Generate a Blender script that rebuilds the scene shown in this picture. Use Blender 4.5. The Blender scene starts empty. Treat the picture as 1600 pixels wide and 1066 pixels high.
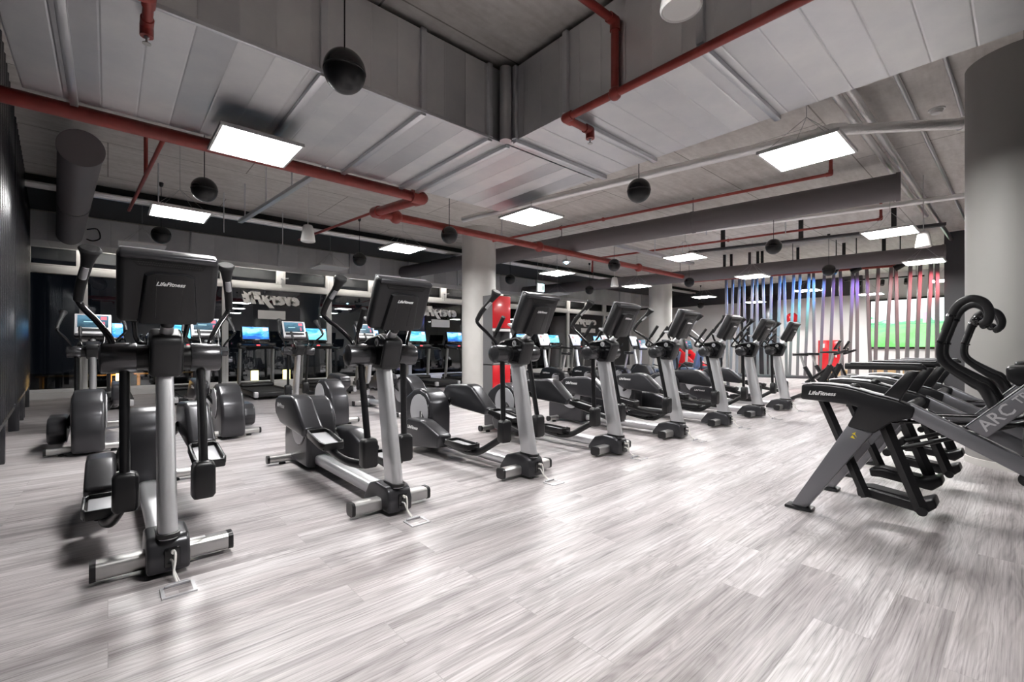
import bpy, bmesh, math, random
from mathutils import Vector, Matrix, Euler

random.seed(7)
scene = bpy.context.scene
COL = scene.collection
R = math.radians

# ------------------------------------------------------------------ camera
CAM_H = 1.10
cam_data = bpy.data.cameras.new('camera')
cam = bpy.data.objects.new('camera', cam_data)
COL.objects.link(cam)
cam.location = (0, 0, CAM_H)
cam.rotation_euler = (R(90), 0, R(-41.6))
cam_data.sensor_width = 36.0
cam_data.lens = 16.0
cam_data.shift_y = 11.0 / 1600.0
cam_data.clip_start = 0.05
cam_data.clip_end = 200
scene.camera = cam

# ------------------------------------------------------------------ world, exposure
world = bpy.data.worlds.new('night')
scene.world = world
world.use_nodes = True
world.node_tree.nodes['Background'].inputs[0].default_value = (0.004, 0.005, 0.008, 1)
world.node_tree.nodes['Background'].inputs[1].default_value = 1.0
scene.view_settings.view_transform = 'Standard'
scene.view_settings.look = 'None'
scene.view_settings.gamma = 1.0
scene.view_settings.exposure = 0.40
scene.view_settings.use_curve_mapping = False
PANEL_POWER = 62.0
cy = scene.cycles
cy.max_bounces = 7
cy.diffuse_bounces = 4
cy.glossy_bounces = 4
cy.transmission_bounces = 6
cy.transparent_max_bounces = 8
cy.caustics_reflective = False
cy.caustics_refractive = False
cy.sample_clamp_indirect = 6.0
cy.use_denoising = True

# ------------------------------------------------------------------ materials
MATS = {}


def mat(name, base=(0.5, 0.5, 0.5), rough=0.5, metal=0.0, spec=0.5, emit=None, estr=0.0, coat=0.0):
    if name in MATS:
        return MATS[name]
    m = bpy.data.materials.new(name)
    m.use_nodes = True
    b = m.node_tree.nodes['Principled BSDF']
    b.inputs['Base Color'].default_value = (*base, 1)
    b.inputs['Roughness'].default_value = rough
    b.inputs['Metallic'].default_value = metal
    b.inputs['Specular IOR Level'].default_value = spec
    b.inputs['Coat Weight'].default_value = coat
    if emit:
        b.inputs['Emission Color'].default_value = (*emit, 1)
        b.inputs['Emission Strength'].default_value = estr
    MATS[name] = m
    return m


def nd(m, t, **kw):
    n = m.node_tree.nodes.new(t)
    for k, v in kw.items():
        setattr(n, k, v)
    return n


def lk(m, a, b):
    m.node_tree.links.new(a, b)


def ramp(m, fac, stops):
    r = nd(m, 'ShaderNodeValToRGB')
    el = r.color_ramp.elements
    while len(el) < len(stops):
        el.new(0.5)
    for e, (p, c) in zip(el, stops):
        e.position = p
        e.color = (*c, 1) if len(c) == 3 else c
    lk(m, fac, r.inputs[0])
    return r.outputs[0]


def noise(m, vec, scale, detail=4, rough=0.55, dist=0.0):
    n = nd(m, 'ShaderNodeTexNoise')
    n.inputs['Scale'].default_value = scale
    n.inputs['Detail'].default_value = detail
    n.inputs['Roughness'].default_value = rough
    n.inputs['Distortion'].default_value = dist
    lk(m, vec, n.inputs['Vector'])
    return n.outputs['Fac']


def mapping(m, vec, scale=(1, 1, 1), rot=(0, 0, 0), loc=(0, 0, 0)):
    n = nd(m, 'ShaderNodeMapping')
    n.inputs['Scale'].default_value = scale
    n.inputs['Rotation'].default_value = rot
    n.inputs['Location'].default_value = loc
    lk(m, vec, n.inputs['Vector'])
    return n.outputs['Vector']


def mixc(m, fac, a, b, mode='MIX'):
    n = nd(m, 'ShaderNodeMix', data_type='RGBA', blend_type=mode)
    for s, v in ((n.inputs['Factor'], fac), (n.inputs[6], a), (n.inputs[7], b)):
        if hasattr(v, 'links'):
            lk(m, v, s)
        elif isinstance(v, tuple):
            s.default_value = (*v, 1)
        else:
            s.default_value = v
    return n.outputs[2]


def fmath(m, op, a, b=None):
    n = nd(m, 'ShaderNodeMath', operation=op)
    for s, v in ((n.inputs[0], a), (n.inputs[1], b)):
        if v is None:
            continue
        if hasattr(v, 'links'):
            lk(m, v, s)
        else:
            s.default_value = v
    return n.outputs[0]


def bump(m, h, strength=0.2, dist=0.01):
    n = nd(m, 'ShaderNodeBump')
    n.inputs['Strength'].default_value = strength
    n.inputs['Distance'].default_value = dist
    lk(m, h, n.inputs['Height'])
    lk(m, n.outputs[0], m.node_tree.nodes['Principled BSDF'].inputs['Normal'])


def bsdf(m):
    return m.node_tree.nodes['Principled BSDF']


def coord(m, which='Object'):
    return nd(m, 'ShaderNodeTexCoord').outputs[which]


M_black = mat('black_plastic', (0.007, 0.007, 0.008), 0.34, spec=0.45)
mm = M_black
_v = coord(mm)
bump(mm, noise(mm, _v, 420, 2), 0.06, 0.002)
M_console = mat('console_grey_black', (0.013, 0.013, 0.0145), 0.36, spec=0.45)
M_hole = mat('vent_black', (0.002, 0.002, 0.002), 0.6)
M_gloss = mat('gloss_black', (0.007, 0.007, 0.008), 0.12, spec=0.6)
M_dark = mat('charcoal_plastic', (0.011, 0.011, 0.0125), 0.32, spec=0.5)
M_anth = mat('anthracite_sheen', (0.050, 0.050, 0.055), 0.28, metal=0.55, spec=0.6)
M_pivot = mat('dark_metal_sheen', (0.085, 0.085, 0.09), 0.24, metal=0.75)
M_tube = mat('black_tube', (0.006, 0.006, 0.007), 0.28, spec=0.5)
M_rubber = mat('rubber_grip', (0.011, 0.011, 0.012), 0.55, spec=0.4)
M_silver = mat('silver_paint', (0.80, 0.80, 0.82), 0.36, metal=0.8)
M_steel = mat('brushed_steel', (0.50, 0.495, 0.49), 0.36, metal=0.85)
M_plate = mat('light_grey_plate', (0.42, 0.42, 0.44), 0.45, metal=0.3)
M_arc = mat('grey_frame_paint', (0.19, 0.19, 0.205), 0.38, metal=0.5)
M_white = mat('white_plastic', (0.80, 0.79, 0.78), 0.45)
M_logo = mat('white_print', (0.85, 0.85, 0.85), 0.5)
M_bezel = mat('silver_bezel', (0.55, 0.55, 0.57), 0.35, metal=0.3)
M_redpipe = mat('red_pipe_paint', (0.40, 0.045, 0.035), 0.38)
_v = coord(M_redpipe)
lk(M_redpipe, ramp(M_redpipe, noise(M_redpipe, _v, 9), [(0.3, (0.25, 0.034, 0.026)), (0.7, (0.36, 0.052, 0.040))]), bsdf(M_redpipe).inputs['Base Color'])
M_red = mat('red_gloss', (0.62, 0.012, 0.02), 0.25, coat=0.3)
M_cabgrey = mat('grey_laminate', (0.15, 0.15, 0.155), 0.5)
M_frame = mat('window_frame_grey', (0.82, 0.82, 0.82), 0.45)
M_spiro = mat('grey_duct_paint', (0.15, 0.135, 0.14), 0.55)
M_slat = mat('black_slat', (0.035, 0.035, 0.04), 0.26, metal=0.5, spec=0.7)
M_post = mat('grey_post_paint', (0.15, 0.145, 0.145), 0.35, metal=0.1)
M_wire = mat('thin_wire', (0.45, 0.45, 0.45), 0.4, metal=0.6)
M_darkwall = mat('dark_grey_wall', (0.050, 0.050, 0.054), 0.6)
M_wood = mat('birch_ply', (0.55, 0.36, 0.18), 0.5)
_v = coord(M_wood)
lk(M_wood, ramp(M_wood, noise(M_wood, mapping(M_wood, _v, (2, 30, 30)), 3), [(0.3, (0.45, 0.28, 0.13)), (0.7, (0.65, 0.45, 0.25))]), bsdf(M_wood).inputs['Base Color'])
M_belt = mat('running_belt', (0.018, 0.018, 0.019), 0.6)
M_bluepad = mat('blue_grey_vinyl', (0.06, 0.085, 0.13), 0.4)
M_yellow = mat('yellow_sticker', (0.80, 0.62, 0.04), 0.5)
M_blackwall = mat('black_beam', (0.020, 0.020, 0.021), 0.7)
M_cable = mat('white_cable', (0.75, 0.73, 0.70), 0.5)
M_diff = mat('panel_diffuser', (0.9, 0.9, 0.9), 0.5, emit=(1.0, 0.985, 0.97), estr=PANEL_POWER)
M_lampwhite = mat('pendant_white', (0.85, 0.84, 0.82), 0.4)
M_exit = mat('exit_sign_light', (0.5, 0.9, 0.9), 0.4, emit=(0.55, 0.95, 1.0), estr=6.0)
M_exitblue = mat('emergency_lamp_light', (0.6, 0.85, 1.0), 0.4, emit=(0.55, 0.85, 1.0), estr=16.0)

# concrete ceiling
M_conc = mat('raw_concrete', (0.4, 0.38, 0.36), 0.85)
mm = M_conc
v = coord(mm, 'Object')
n1 = noise(mm, v, 0.55, 6, 0.6, 0.4)
n2 = noise(mm, mapping(mm, v, (1.0, 6.0, 1.0)), 1.3, 6, 0.65)
n3 = noise(mm, v, 14, 5)
c = ramp(mm, n1, [(0.25, (0.58, 0.54, 0.495)), (0.55, (0.76, 0.725, 0.68)), (0.8, (0.82, 0.79, 0.75))])
c = mixc(mm, 0.45, c, ramp(mm, n2, [(0.35, (0.48, 0.445, 0.405)), (0.65, (0.86, 0.835, 0.80))]))
c = mixc(mm, 0.15, c, ramp(mm, n3, [(0.3, (0.15, 0.15, 0.15)), (0.7, (0.7, 0.7, 0.7))]))
bk = nd(mm, 'ShaderNodeTexBrick')
bk.offset = 0.5
bk.inputs['Scale'].default_value = 1.0
bk.inputs['Mortar Size'].default_value = 0.008
bk.inputs['Brick Width'].default_value = 3.2
bk.inputs['Row Height'].default_value = 1.6
bk.inputs['Color1'].default_value = (1, 1, 1, 1)
bk.inputs['Color2'].default_value = (0.93, 0.93, 0.93, 1)
bk.inputs['Mortar'].default_value = (0.45, 0.44, 0.42, 1)
lk(mm, v, bk.inputs['Vector'])
c = mixc(mm, 1.0, c, bk.outputs['Color'], 'MULTIPLY')
lk(mm, c, bsdf(mm).inputs['Base Color'])
bump(mm, n3, 0.15, 0.01)

# oak laminate floor, planks running along x
M_floor = mat('grey_oak_planks', (0.6, 0.57, 0.56), 0.42)
mm = M_floor
v = coord(mm, 'Object')
br = nd(mm, 'ShaderNodeTexBrick')
br.offset = 0.37
br.inputs['Scale'].default_value = 1.0
br.inputs['Mortar Size'].default_value = 0.0012
br.inputs['Mortar Smooth'].default_value = 0.3
br.inputs['Brick Width'].default_value = 1.32
br.inputs['Row Height'].default_value = 0.19
br.inputs['Color1'].default_value = (0, 0, 0, 1)
br.inputs['Color2'].default_value = (1, 1, 1, 1)
br.inputs['Mortar'].default_value = (0.5, 0.5, 0.5, 1)
lk(mm, v, br.inputs['Vector'])
plank = br.outputs['Color']
sep = nd(mm, 'ShaderNodeSeparateXYZ')
lk(mm, v, sep.inputs[0])
rowf = fmath(mm, 'FLOOR', fmath(mm, 'DIVIDE', sep.outputs[1], 0.19))
pb = nd(mm, 'ShaderNodeSeparateColor')
lk(mm, plank, pb.inputs[0])
shift = fmath(mm, 'ADD', fmath(mm, 'MULTIPLY', pb.outputs[0], 37.0), fmath(mm, 'MULTIPLY', rowf, 5.37))
cmb = nd(mm, 'ShaderNodeCombineXYZ')
lk(mm, fmath(mm, 'ADD', sep.outputs[0], shift), cmb.inputs[0])
lk(mm, sep.outputs[1], cmb.inputs[1])
lk(mm, shift, cmb.inputs[2])
pv = cmb.outputs[0]
# cathedral rings: bands of a warped field, thin fibres, broad tone
warp = noise(mm, mapping(mm, pv, (0.75, 6.5, 1.0)), 1.0, 2, 0.5, 0.25)
rings = fmath(mm, 'FRACT', fmath(mm, 'MULTIPLY', warp, 19.0))
ringc = ramp(mm, rings, [(0.0, (0.50, 0.47, 0.47)), (0.5, (0.80, 0.775, 0.775)), (0.85, (0.38, 0.35, 0.35)), (1.0, (0.50, 0.47, 0.47))])
fib = noise(mm, mapping(mm, pv, (2.2, 130.0, 1.0)), 1.0, 5, 0.72)
fibc = ramp(mm, fib, [(0.30, (0.16, 0.145, 0.145)), (0.47, (0.64, 0.615, 0.615)), (0.68, (0.92, 0.905, 0.905))])
tone = noise(mm, mapping(mm, pv, (0.7, 9.0, 1.0)), 1.0, 5, 0.62)
tonec = ramp(mm, tone, [(0.30, (0.26, 0.235, 0.24)), (0.46, (0.62, 0.60, 0.605)), (0.66, (0.92, 0.905, 0.91))])
c = mixc(mm, 0.66, ringc, fibc)
c = mixc(mm, 0.85, c, tonec, 'MULTIPLY')
c = mixc(mm, 1.0, c, ramp(mm, pb.outputs[0], [(0.0, (0.80, 0.775, 0.775)), (1.0, (1.0, 1.0, 1.0))]), 'MULTIPLY')
knot = noise(mm, mapping(mm, pv, (2.2, 9.0, 1.0)), 1.0, 2, 0.5)
c = mixc(mm, ramp(mm, knot, [(0.64, (0, 0, 0)), (0.76, (0.60, 0.60, 0.60))]), c, (0.30, 0.27, 0.265))
c = mixc(mm, ramp(mm, br.outputs['Fac'], [(0.0, (0, 0, 0)), (1.0, (0.6, 0.6, 0.6))]), c, (0.25, 0.23, 0.23))
lk(mm, c, bsdf(mm).inputs['Base Color'])
lk(mm, ramp(mm, fib, [(0.3, (0.40, 0.40, 0.40)), (0.7, (0.30, 0.30, 0.30))]), bsdf(mm).inputs['Roughness'])
bump(mm, fib, 0.06, 0.002)


def galv(name, axis, width=0.22, tint=(0.80, 0.80, 0.82)):
    """galvanised sheet with folded strips running across `axis`"""
    m = mat(name, tint, 0.3, metal=0.95)
    v = coord(m)
    s = nd(m, 'ShaderNodeSeparateXYZ')
    lk(m, v, s.inputs[0])
    q = fmath(m, 'FLOOR', fmath(m, 'DIVIDE', s.outputs[axis], width))
    wn = nd(m, 'ShaderNodeTexWhiteNoise', noise_dimensions='1D')
    lk(m, q, wn.inputs['W'])
    strip = wn.outputs['Value']
    sc = [3.0, 3.0, 3.0]
    nz = noise(m, v, 2.2, 6, 0.6)
    col = ramp(m, strip, [(0.0, tuple(t * 0.72 for t in tint)), (1.0, tuple(min(1, t * 1.25) for t in tint))])
    col = mixc(m, 0.35, col, ramp(m, nz, [(0.3, (0.55, 0.57, 0.62)), (0.7, (0.88, 0.88, 0.87))]))
    lk(m, col, bsdf(m).inputs['Base Color'])
    fr = fmath(m, 'FRACT', fmath(m, 'DIVIDE', s.outputs[axis], width))
    ro = fmath(m, 'ADD', fmath(m, 'MULTIPLY', strip, 0.16), fmath(m, 'ADD', 0.29, fmath(m, 'MULTIPLY', nz, 0.10)))
    lk(m, ro, bsdf(m).inputs['Roughness'])
    h = fmath(m, 'ADD', ramp(m, fr, [(0.0, (0, 0, 0)), (0.04, (1, 1, 1)), (0.96, (1, 1, 1)), (1.0, (0, 0, 0))]), fmath(m, 'MULTIPLY', fr, 0.9))
    bump(m, h, 0.25, 0.012)
    return m


M_galvx = galv('galvanised_strips_x', 0)
M_galvy = galv('galvanised_strips_y', 1)
M_galvw = galv('dull_galvanised_strips', 0, 0.45, (0.72, 0.72, 0.73))
bsdf(M_galvw).inputs['Metallic'].default_value = 0.35
M_galvz = galv('galvanised_plain', 0, 0.6, (0.6, 0.6, 0.61))
M_foil = mat('foil_lagging', (0.90, 0.89, 0.88), 0.28, metal=1.0)
_v = coord(M_foil)
bump(M_foil, noise(M_foil, _v, 45, 3), 0.7, 0.01)
M_strut = mat('galvanised_strut', (0.72, 0.73, 0.75), 0.32, metal=0.9)
M_backwall = mat('white_render', (0.62, 0.61, 0.60), 0.7)
_v = coord(M_backwall)
lk(M_backwall, ramp(M_backwall, noise(M_backwall, _v, 0.8), [(0.3, (0.76, 0.75, 0.745)), (0.7, (0.84, 0.83, 0.825))]), bsdf(M_backwall).inputs['Base Color'])
M_column = mat('painted_column', (0.60, 0.585, 0.56), 0.55)
_v = coord(M_column)
lk(M_column, ramp(M_column, noise(M_column, _v, 1.4, 5), [(0.3, (0.54, 0.525, 0.50)), (0.7, (0.64, 0.625, 0.60))]), bsdf(M_column).inputs['Base Color'])


M_columnshade = mat('shade_toned_column', (0.27, 0.262, 0.252), 0.6)  # darker column tone for the right column, its shade put into the colour


def glass_mat():
    m = bpy.data.materials.new('window_glass')
    m.use_nodes = True
    nt = m.node_tree
    nt.nodes.clear()
    out = nt.nodes.new('ShaderNodeOutputMaterial')
    tr = nt.nodes.new('ShaderNodeBsdfTransparent')
    tr.inputs[0].default_value = (0.55, 0.58, 0.58, 1)
    gl = nt.nodes.new('ShaderNodeBsdfGlossy')
    gl.inputs['Roughness'].default_value = 0.0
    gl.inputs['Color'].default_value = (0.95, 0.97, 1, 1)
    fr = nt.nodes.new('ShaderNodeFresnel')
    fr.inputs[0].default_value = 2.1
    mx = nt.nodes.new('ShaderNodeMixShader')
    nt.links.new(fr.outputs[0], mx.inputs[0])
    nt.links.new(tr.outputs[0], mx.inputs[1])
    nt.links.new(gl.outputs[0], mx.inputs[2])
    nt.links.new(mx.outputs[0], out.inputs[0])
    return m


M_glass = glass_mat()


def screen_mat(name, stops, strength, patch=None, blob=None, nscale=3.0):
    """lit display: smooth picture along local generated coords (x across, z up)"""
    m = bpy.data.materials.new(name)
    m.use_nodes = True
    b = bsdf(m)
    b.inputs['Base Color'].default_value = (0.01, 0.01, 0.012, 1)
    b.inputs['Roughness'].default_value = 0.15
    g = coord(m, 'Generated')
    s = nd(m, 'ShaderNodeSeparateXYZ')
    lk(m, g, s.inputs[0])
    X, Z = s.outputs[0], s.outputs[2]
    nz = noise(m, g, nscale, 4, 0.6, 0.5)
    f = fmath(m, 'ADD', fmath(m, 'MULTIPLY', Z, 0.75), fmath(m, 'MULTIPLY', fmath(m, 'SUBTRACT', nz, 0.5), 0.9))
    c = ramp(m, f, stops)

    def rect(x0, x1, z0, z1):
        a = fmath(m, 'MULTIPLY', fmath(m, 'GREATER_THAN', X, x0), fmath(m, 'LESS_THAN', X, x1))
        d = fmath(m, 'MULTIPLY', fmath(m, 'GREATER_THAN', Z, z0), fmath(m, 'LESS_THAN', Z, z1))
        return fmath(m, 'MULTIPLY', a, d)
    for r_, colr in (patch or []):
        c = mixc(m, rect(*r_), c, colr)
    lk(m, c, b.inputs['Emission Color'])
    b.inputs['Emission Strength'].default_value = strength
    return m


# consoles of machines seen from the user side: their local x runs right-to-left in view, so patches sit at low x
M_scr_dark = screen_mat('console_picture_dark', [(0.0, (0.02, 0.05, 0.07)), (0.5, (0.05, 0.13, 0.19)), (1.0, (0.12, 0.25, 0.34))], 1.3,
                        [((0.06, 0.26, 0.66, 0.92), (0.9, 0.16, 0.2)), ((0.12, 0.2, 0.15, 0.5), (0.5, 0.12, 0.18)), ((0.45, 0.8, 0.45, 0.5), (0.5, 0.8, 0.85))])
M_scr_blue = screen_mat('treadmill_picture_blue', [(0.1, (0.02, 0.10, 0.42)), (0.35, (0.05, 0.35, 0.85)), (0.55, (0.35, 0.75, 1.0)), (0.8, (0.04, 0.22, 0.75))], 1.5,
                        [((0.78, 0.97, 0.7, 0.95), (0.85, 0.55, 0.6)), ((0.8, 0.95, 0.2, 0.62), (0.12, 0.35, 0.55))], nscale=2.2)
M_scr_cyan = screen_mat('treadmill_picture_cyan', [(0.1, (0.15, 0.6, 0.8)), (0.4, (0.3, 0.85, 0.95)), (0.6, (0.04, 0.3, 0.7)), (0.85, (0.2, 0.7, 0.95))], 1.5,
                        [((0.78, 0.97, 0.72, 0.95), (0.85, 0.75, 0.85))], nscale=2.2)
M_scr_white = screen_mat('bike_picture_white', [(0.1, (0.7, 0.75, 0.8)), (0.5, (0.9, 0.93, 0.97)), (0.9, (0.75, 0.8, 0.85))], 1.1,
                         [((0.1, 0.3, 0.6, 0.85), (0.7, 0.35, 0.35)), ((0.35, 0.42, 0.15, 0.5), (0.3, 0.32, 0.36))])
M_video = screen_mat('video_wall_picture', [(0.0, (0.16, 0.70, 0.14)), (0.22, (0.30, 0.85, 0.28)), (0.40, (0.16, 0.72, 0.28)), (0.47, (0.85, 0.95, 0.95)), (1.0, (0.95, 0.97, 1.0))], 1.5,
                     [((0.0, 1.0, 0.485, 0.495), (0.1, 0.25, 0.2)), ((0.42, 0.47, 0.5, 0.72), (0.75, 0.45, 0.6))], nscale=4.0)
M_redscr = mat('red_led', (0.3, 0.01, 0.01), 0.4, emit=(1, 0.05, 0.06), estr=3.0)


# ------------------------------------------------------------------ mesh building
class MB:
    def __init__(self):
        self.bm = bmesh.new()

    def _merge(self, b):
        me = bpy.data.meshes.new('tmp')
        b.to_mesh(me)
        b.free()
        self.bm.from_mesh(me)
        bpy.data.meshes.remove(me)

    def box(self, c, s, rot=None, bev=0.0, seg=2):
        b = bmesh.new()
        bmesh.ops.create_cube(b, size=1.0)
        bmesh.ops.scale(b, vec=s, verts=b.verts)
        if bev:
            bmesh.ops.bevel(b, geom=b.edges[:], offset=bev, segments=seg, profile=0.5, affect='EDGES', clamp_overlap=True)
        M = Matrix.Translation(c)
        if rot:
            M = M @ Euler(rot).to_matrix().to_4x4()
        bmesh.ops.transform(b, matrix=M, verts=b.verts)
        self._merge(b)
        return self

    def prism(self, poly, axis, a, bnd, bev=0.0, seg=2):
        """poly of 2-D points in the plane across `axis`; x: (y,z)  y: (x,z)  z: (x,y)"""
        b = bmesh.new()

        def p3(p, t):
            return {'x': (t, p[0], p[1]), 'y': (p[0], t, p[1]), 'z': (p[0], p[1], t)}[axis]
        va = [b.verts.new(p3(p, a)) for p in poly]
        vb = [b.verts.new(p3(p, bnd)) for p in poly]
        n = len(poly)
        b.faces.new(va)
        b.faces.new(vb[::-1])
        for i in range(n):
            b.faces.new((va[i], vb[i], vb[(i + 1) % n], va[(i + 1) % n]))
        bmesh.ops.recalc_face_normals(b, faces=b.faces)
        if bev:
            bmesh.ops.bevel(b, geom=b.edges[:], offset=bev, segments=seg, profile=0.5, affect='EDGES', clamp_overlap=True)
        self._merge(b)
        return self

    def tube(self, pts, r, seg=10, smooth=0, sx=1.0, sy=1.0, up=None, caps=True):
        pts = [Vector(p) for p in pts]
        n = len(pts)
        rad = list(r) if isinstance(r, (list, tuple)) else [r] * n
        if smooth:
            P, Q = [], []
            for i in range(n - 1):
                p0, p1, p2, p3 = pts[max(i - 1, 0)], pts[i], pts[i + 1], pts[min(i + 2, n - 1)]
                for k in range(smooth):
                    t = k / smooth
                    P.append(0.5 * ((2 * p1) + (p2 - p0) * t + (2 * p0 - 5 * p1 + 4 * p2 - p3) * t * t + (3 * p1 - p0 - 3 * p2 + p3) * t ** 3))
                    Q.append(rad[i] * (1 - t) + rad[i + 1] * t)
            P.append(pts[-1])
            Q.append(rad[-1])
            pts, rad, n = P, Q, len(P)
        tang = []
        for i in range(n):
            t = (pts[min(i + 1, n - 1)] - pts[max(i - 1, 0)])
            tang.append(t.normalized())
        t0 = tang[0]
        u = Vector(up) if up else (Vector((0, 0, 1)) if abs(t0.z) < 0.9 else Vector((1, 0, 0)))
        u = (u - t0 * u.dot(t0)).normalized()
        rings = []
        for i in range(n):
            t = tang[i]
            u = (u - t * u.dot(t)).normalized()
            w = t.cross(u)
            rings.append([self.bm.verts.new(pts[i] + (u * math.cos(a) * sx + w * math.sin(a) * sy) * rad[i]) for a in (2 * math.pi * k / seg for k in range(seg))])
        for i in range(n - 1):
            for k in range(seg):
                self.bm.faces.new((rings[i][k], rings[i][(k + 1) % seg], rings[i + 1][(k + 1) % seg], rings[i + 1][k]))
        if caps:
            self.bm.faces.new(rings[0][::-1])
            self.bm.faces.new(rings[-1])
        return self

    def cyl(self, p0, p1, r0, r1=None, seg=24):
        return self.tube([p0, p1], [r0, r0 if r1 is None else r1], seg)

    def lathe(self, prof, c=(0, 0, 0), axis='z', seg=28):
        """prof: list of (radius, height)"""
        rings = []
        for r, h in prof:
            ring = []
            for k in range(seg):
                a = 2 * math.pi * k / seg
                x, y = r * math.cos(a), r * math.sin(a)
                p = {'z': (x, y, h), 'x': (h, x, y), 'y': (x, h, y)}[axis]
                ring.append(self.bm.verts.new((p[0] + c[0], p[1] + c[1], p[2] + c[2])))
            rings.append(ring)
        for i in range(len(rings) - 1):
            for k in range(seg):
                self.bm.faces.new((rings[i][k], rings[i][(k + 1) % seg], rings[i + 1][(k + 1) % seg], rings[i + 1][k]))
        self.bm.faces.new(rings[0][::-1])
        self.bm.faces.new(rings[-1])
        bmesh.ops.recalc_face_normals(self.bm, faces=self.bm.faces[:])
        return self

    def sphere(self, c, r, s=(1, 1, 1), seg=24):
        b = bmesh.new()
        bmesh.ops.create_uvsphere(b, u_segments=seg, v_segments=seg // 2, radius=r)
        bmesh.ops.scale(b, vec=s, verts=b.verts)
        bmesh.ops.translate(b, vec=c, verts=b.verts)
        self._merge(b)
        return self

    def loft(self, sections):
        """sections: list of closed rings of 3-D points with equal counts"""
        rr = [[self.bm.verts.new(p) for p in s] for s in sections]
        n = len(rr[0])
        for i in range(len(rr) - 1):
            for k in range(n):
                self.bm.faces.new((rr[i][k], rr[i][(k + 1) % n], rr[i + 1][(k + 1) % n], rr[i + 1][k]))
        self.bm.faces.new(rr[0][::-1])
        self.bm.faces.new(rr[-1])
        bmesh.ops.recalc_face_normals(self.bm, faces=self.bm.faces[:])
        return self

    def xform(self, M):
        bmesh.ops.transform(self.bm, matrix=M, verts=self.bm.verts)
        return self

    def mirror_x(self):
        bmesh.ops.scale(self.bm, vec=(-1, 1, 1), verts=self.bm.verts)
        bmesh.ops.reverse_faces(self.bm, faces=self.bm.faces[:])
        return self

    def build(self, name, m, parent=None, sharp=38):
        me = bpy.data.meshes.new(name)
        self.bm.to_mesh(me)
        self.bm.free()
        me.polygons.foreach_set('use_smooth', [True] * len(me.polygons))
        me.set_sharp_from_angle(angle=R(sharp))
        me.materials.append(m)
        o = bpy.data.objects.new(name, me)
        COL.objects.link(o)
        if parent:
            o.parent = parent
        return o


def text_part(name, string, size, m, parent, M, shear=0.0, extr=0.0008, bold=0.0):
    cu = bpy.data.curves.new(name, 'FONT')
    cu.body = string
    cu.size = size
    cu.align_x = 'CENTER'
    cu.align_y = 'CENTER'
    cu.shear = shear
    cu.extrude = extr
    cu.offset = bold
    cu.resolution_u = 2
    to = bpy.data.objects.new('tmp_text', cu)
    COL.objects.link(to)
    bpy.context.view_layer.update()
    me = bpy.data.meshes.new_from_object(to)
    bpy.data.objects.remove(to)
    bpy.data.curves.remove(cu)
    me.transform(M)
    if M.determinant() < 0:
        me.flip_normals()
    me.name = name
    me.materials.clear()
    me.materials.append(m)
    o = bpy.data.objects.new(name, me)
    COL.objects.link(o)
    if parent:
        o.parent = parent
    return o


def basis(origin, xdir, ydir):
    x = Vector(xdir).normalized()
    y = Vector(ydir).normalized()
    z = x.cross(y)
    M = Matrix((x, y, z)).transposed().to_4x4()
    M.translation = Vector(origin)
    return M


def thing(name, label, cat, loc=(0, 0, 0), rz=0.0, group=None):
    o = bpy.data.objects.new(name, None)
    o.empty_display_size = 0.1
    COL.objects.link(o)
    o.location = loc
    o.rotation_euler = (0, 0, rz)
    tag(o, label, cat, group)
    return o


def tag(o, label, cat, group=None):
    o['label'] = label
    o['category'] = cat
    if group:
        o['group'] = group
    return o


def struct(o):
    o['kind'] = 'structure'
    return o


def dup(root, loc, rz=None, label=None, group=None):
    r = root.copy()
    COL.objects.link(r)
    r.location = loc
    if rz is not None:
        r.rotation_euler = (0, 0, rz)
    if label:
        r['label'] = label
    if group:
        r['group'] = group
    for ch in list(root.children):
        c_ = ch.copy()
        COL.objects.link(c_)
        c_.parent = r
        for g in list(ch.children):
            d = g.copy()
            COL.objects.link(d)
            d.parent = c_
    return r


# ------------------------------------------------------------------ the setting
CEIL = 3.80
X0, X1, Y0, Y1 = -1.35, 21.0, -5.0, 14.1

struct(MB().prism([(X0 - 0.2, Y0 - 0.2), (X1 + 0.2, Y0 - 0.2), (X1 + 0.2, Y1 + 0.1), (X0 - 0.2, Y1 + 0.1)], 'z', -0.1, 0.0).build('floor', M_floor))
struct(MB().prism([(X0 - 0.2, Y0 - 0.2), (X1 + 0.2, Y0 - 0.2), (X1 + 0.2, Y1 + 0.3), (X0 - 0.2, Y1 + 0.3)], 'z', CEIL, CEIL + 0.2).build('ceiling', M_conc))
struct(MB().box((X0 - 0.1, (Y0 + Y1) / 2, CEIL / 2), (0.2, Y1 - Y0 + 0.4, CEIL)).build('wall_left', M_darkwall))
struct(MB().box((X1 + 0.1, (Y0 + Y1) / 2, CEIL / 2), (0.2, Y1 - Y0 + 0.4, CEIL)).build('wall_right', M_backwall))
struct(MB().box(((X0 + X1) / 2, Y0 - 0.1, CEIL / 2), (X1 - X0, 0.2, CEIL)).build('wall_front', M_backwall))
# dark lining strip along the head of the far wall
struct(MB().box((20.93, 9.0, 3.45), (0.14, 10.0, 0.7)).build('trim_1', M_darkwall))
# dark beam over the windows
struct(MB().box((9.8, 11.2, 3.74), (22.3, 2.0, 0.12)).build('trim_2', M_blackwall))
struct(MB().box((9.8, Y1 + 0.06, 3.60), (22.3, 0.12, 0.42)).build('wall_back', M_blackwall))
struct(MB().box((9.8, 13.98, 0.07), (22.2, 0.14, 0.14), bev=0.01).build('baseboard_back', M_white))
# dark end wall beside the post screen
struct(MB().box((14.75, -0.35, CEIL / 2), (0.22, 3.2, CEIL)).build('wall_partition', M_darkwall))

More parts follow.
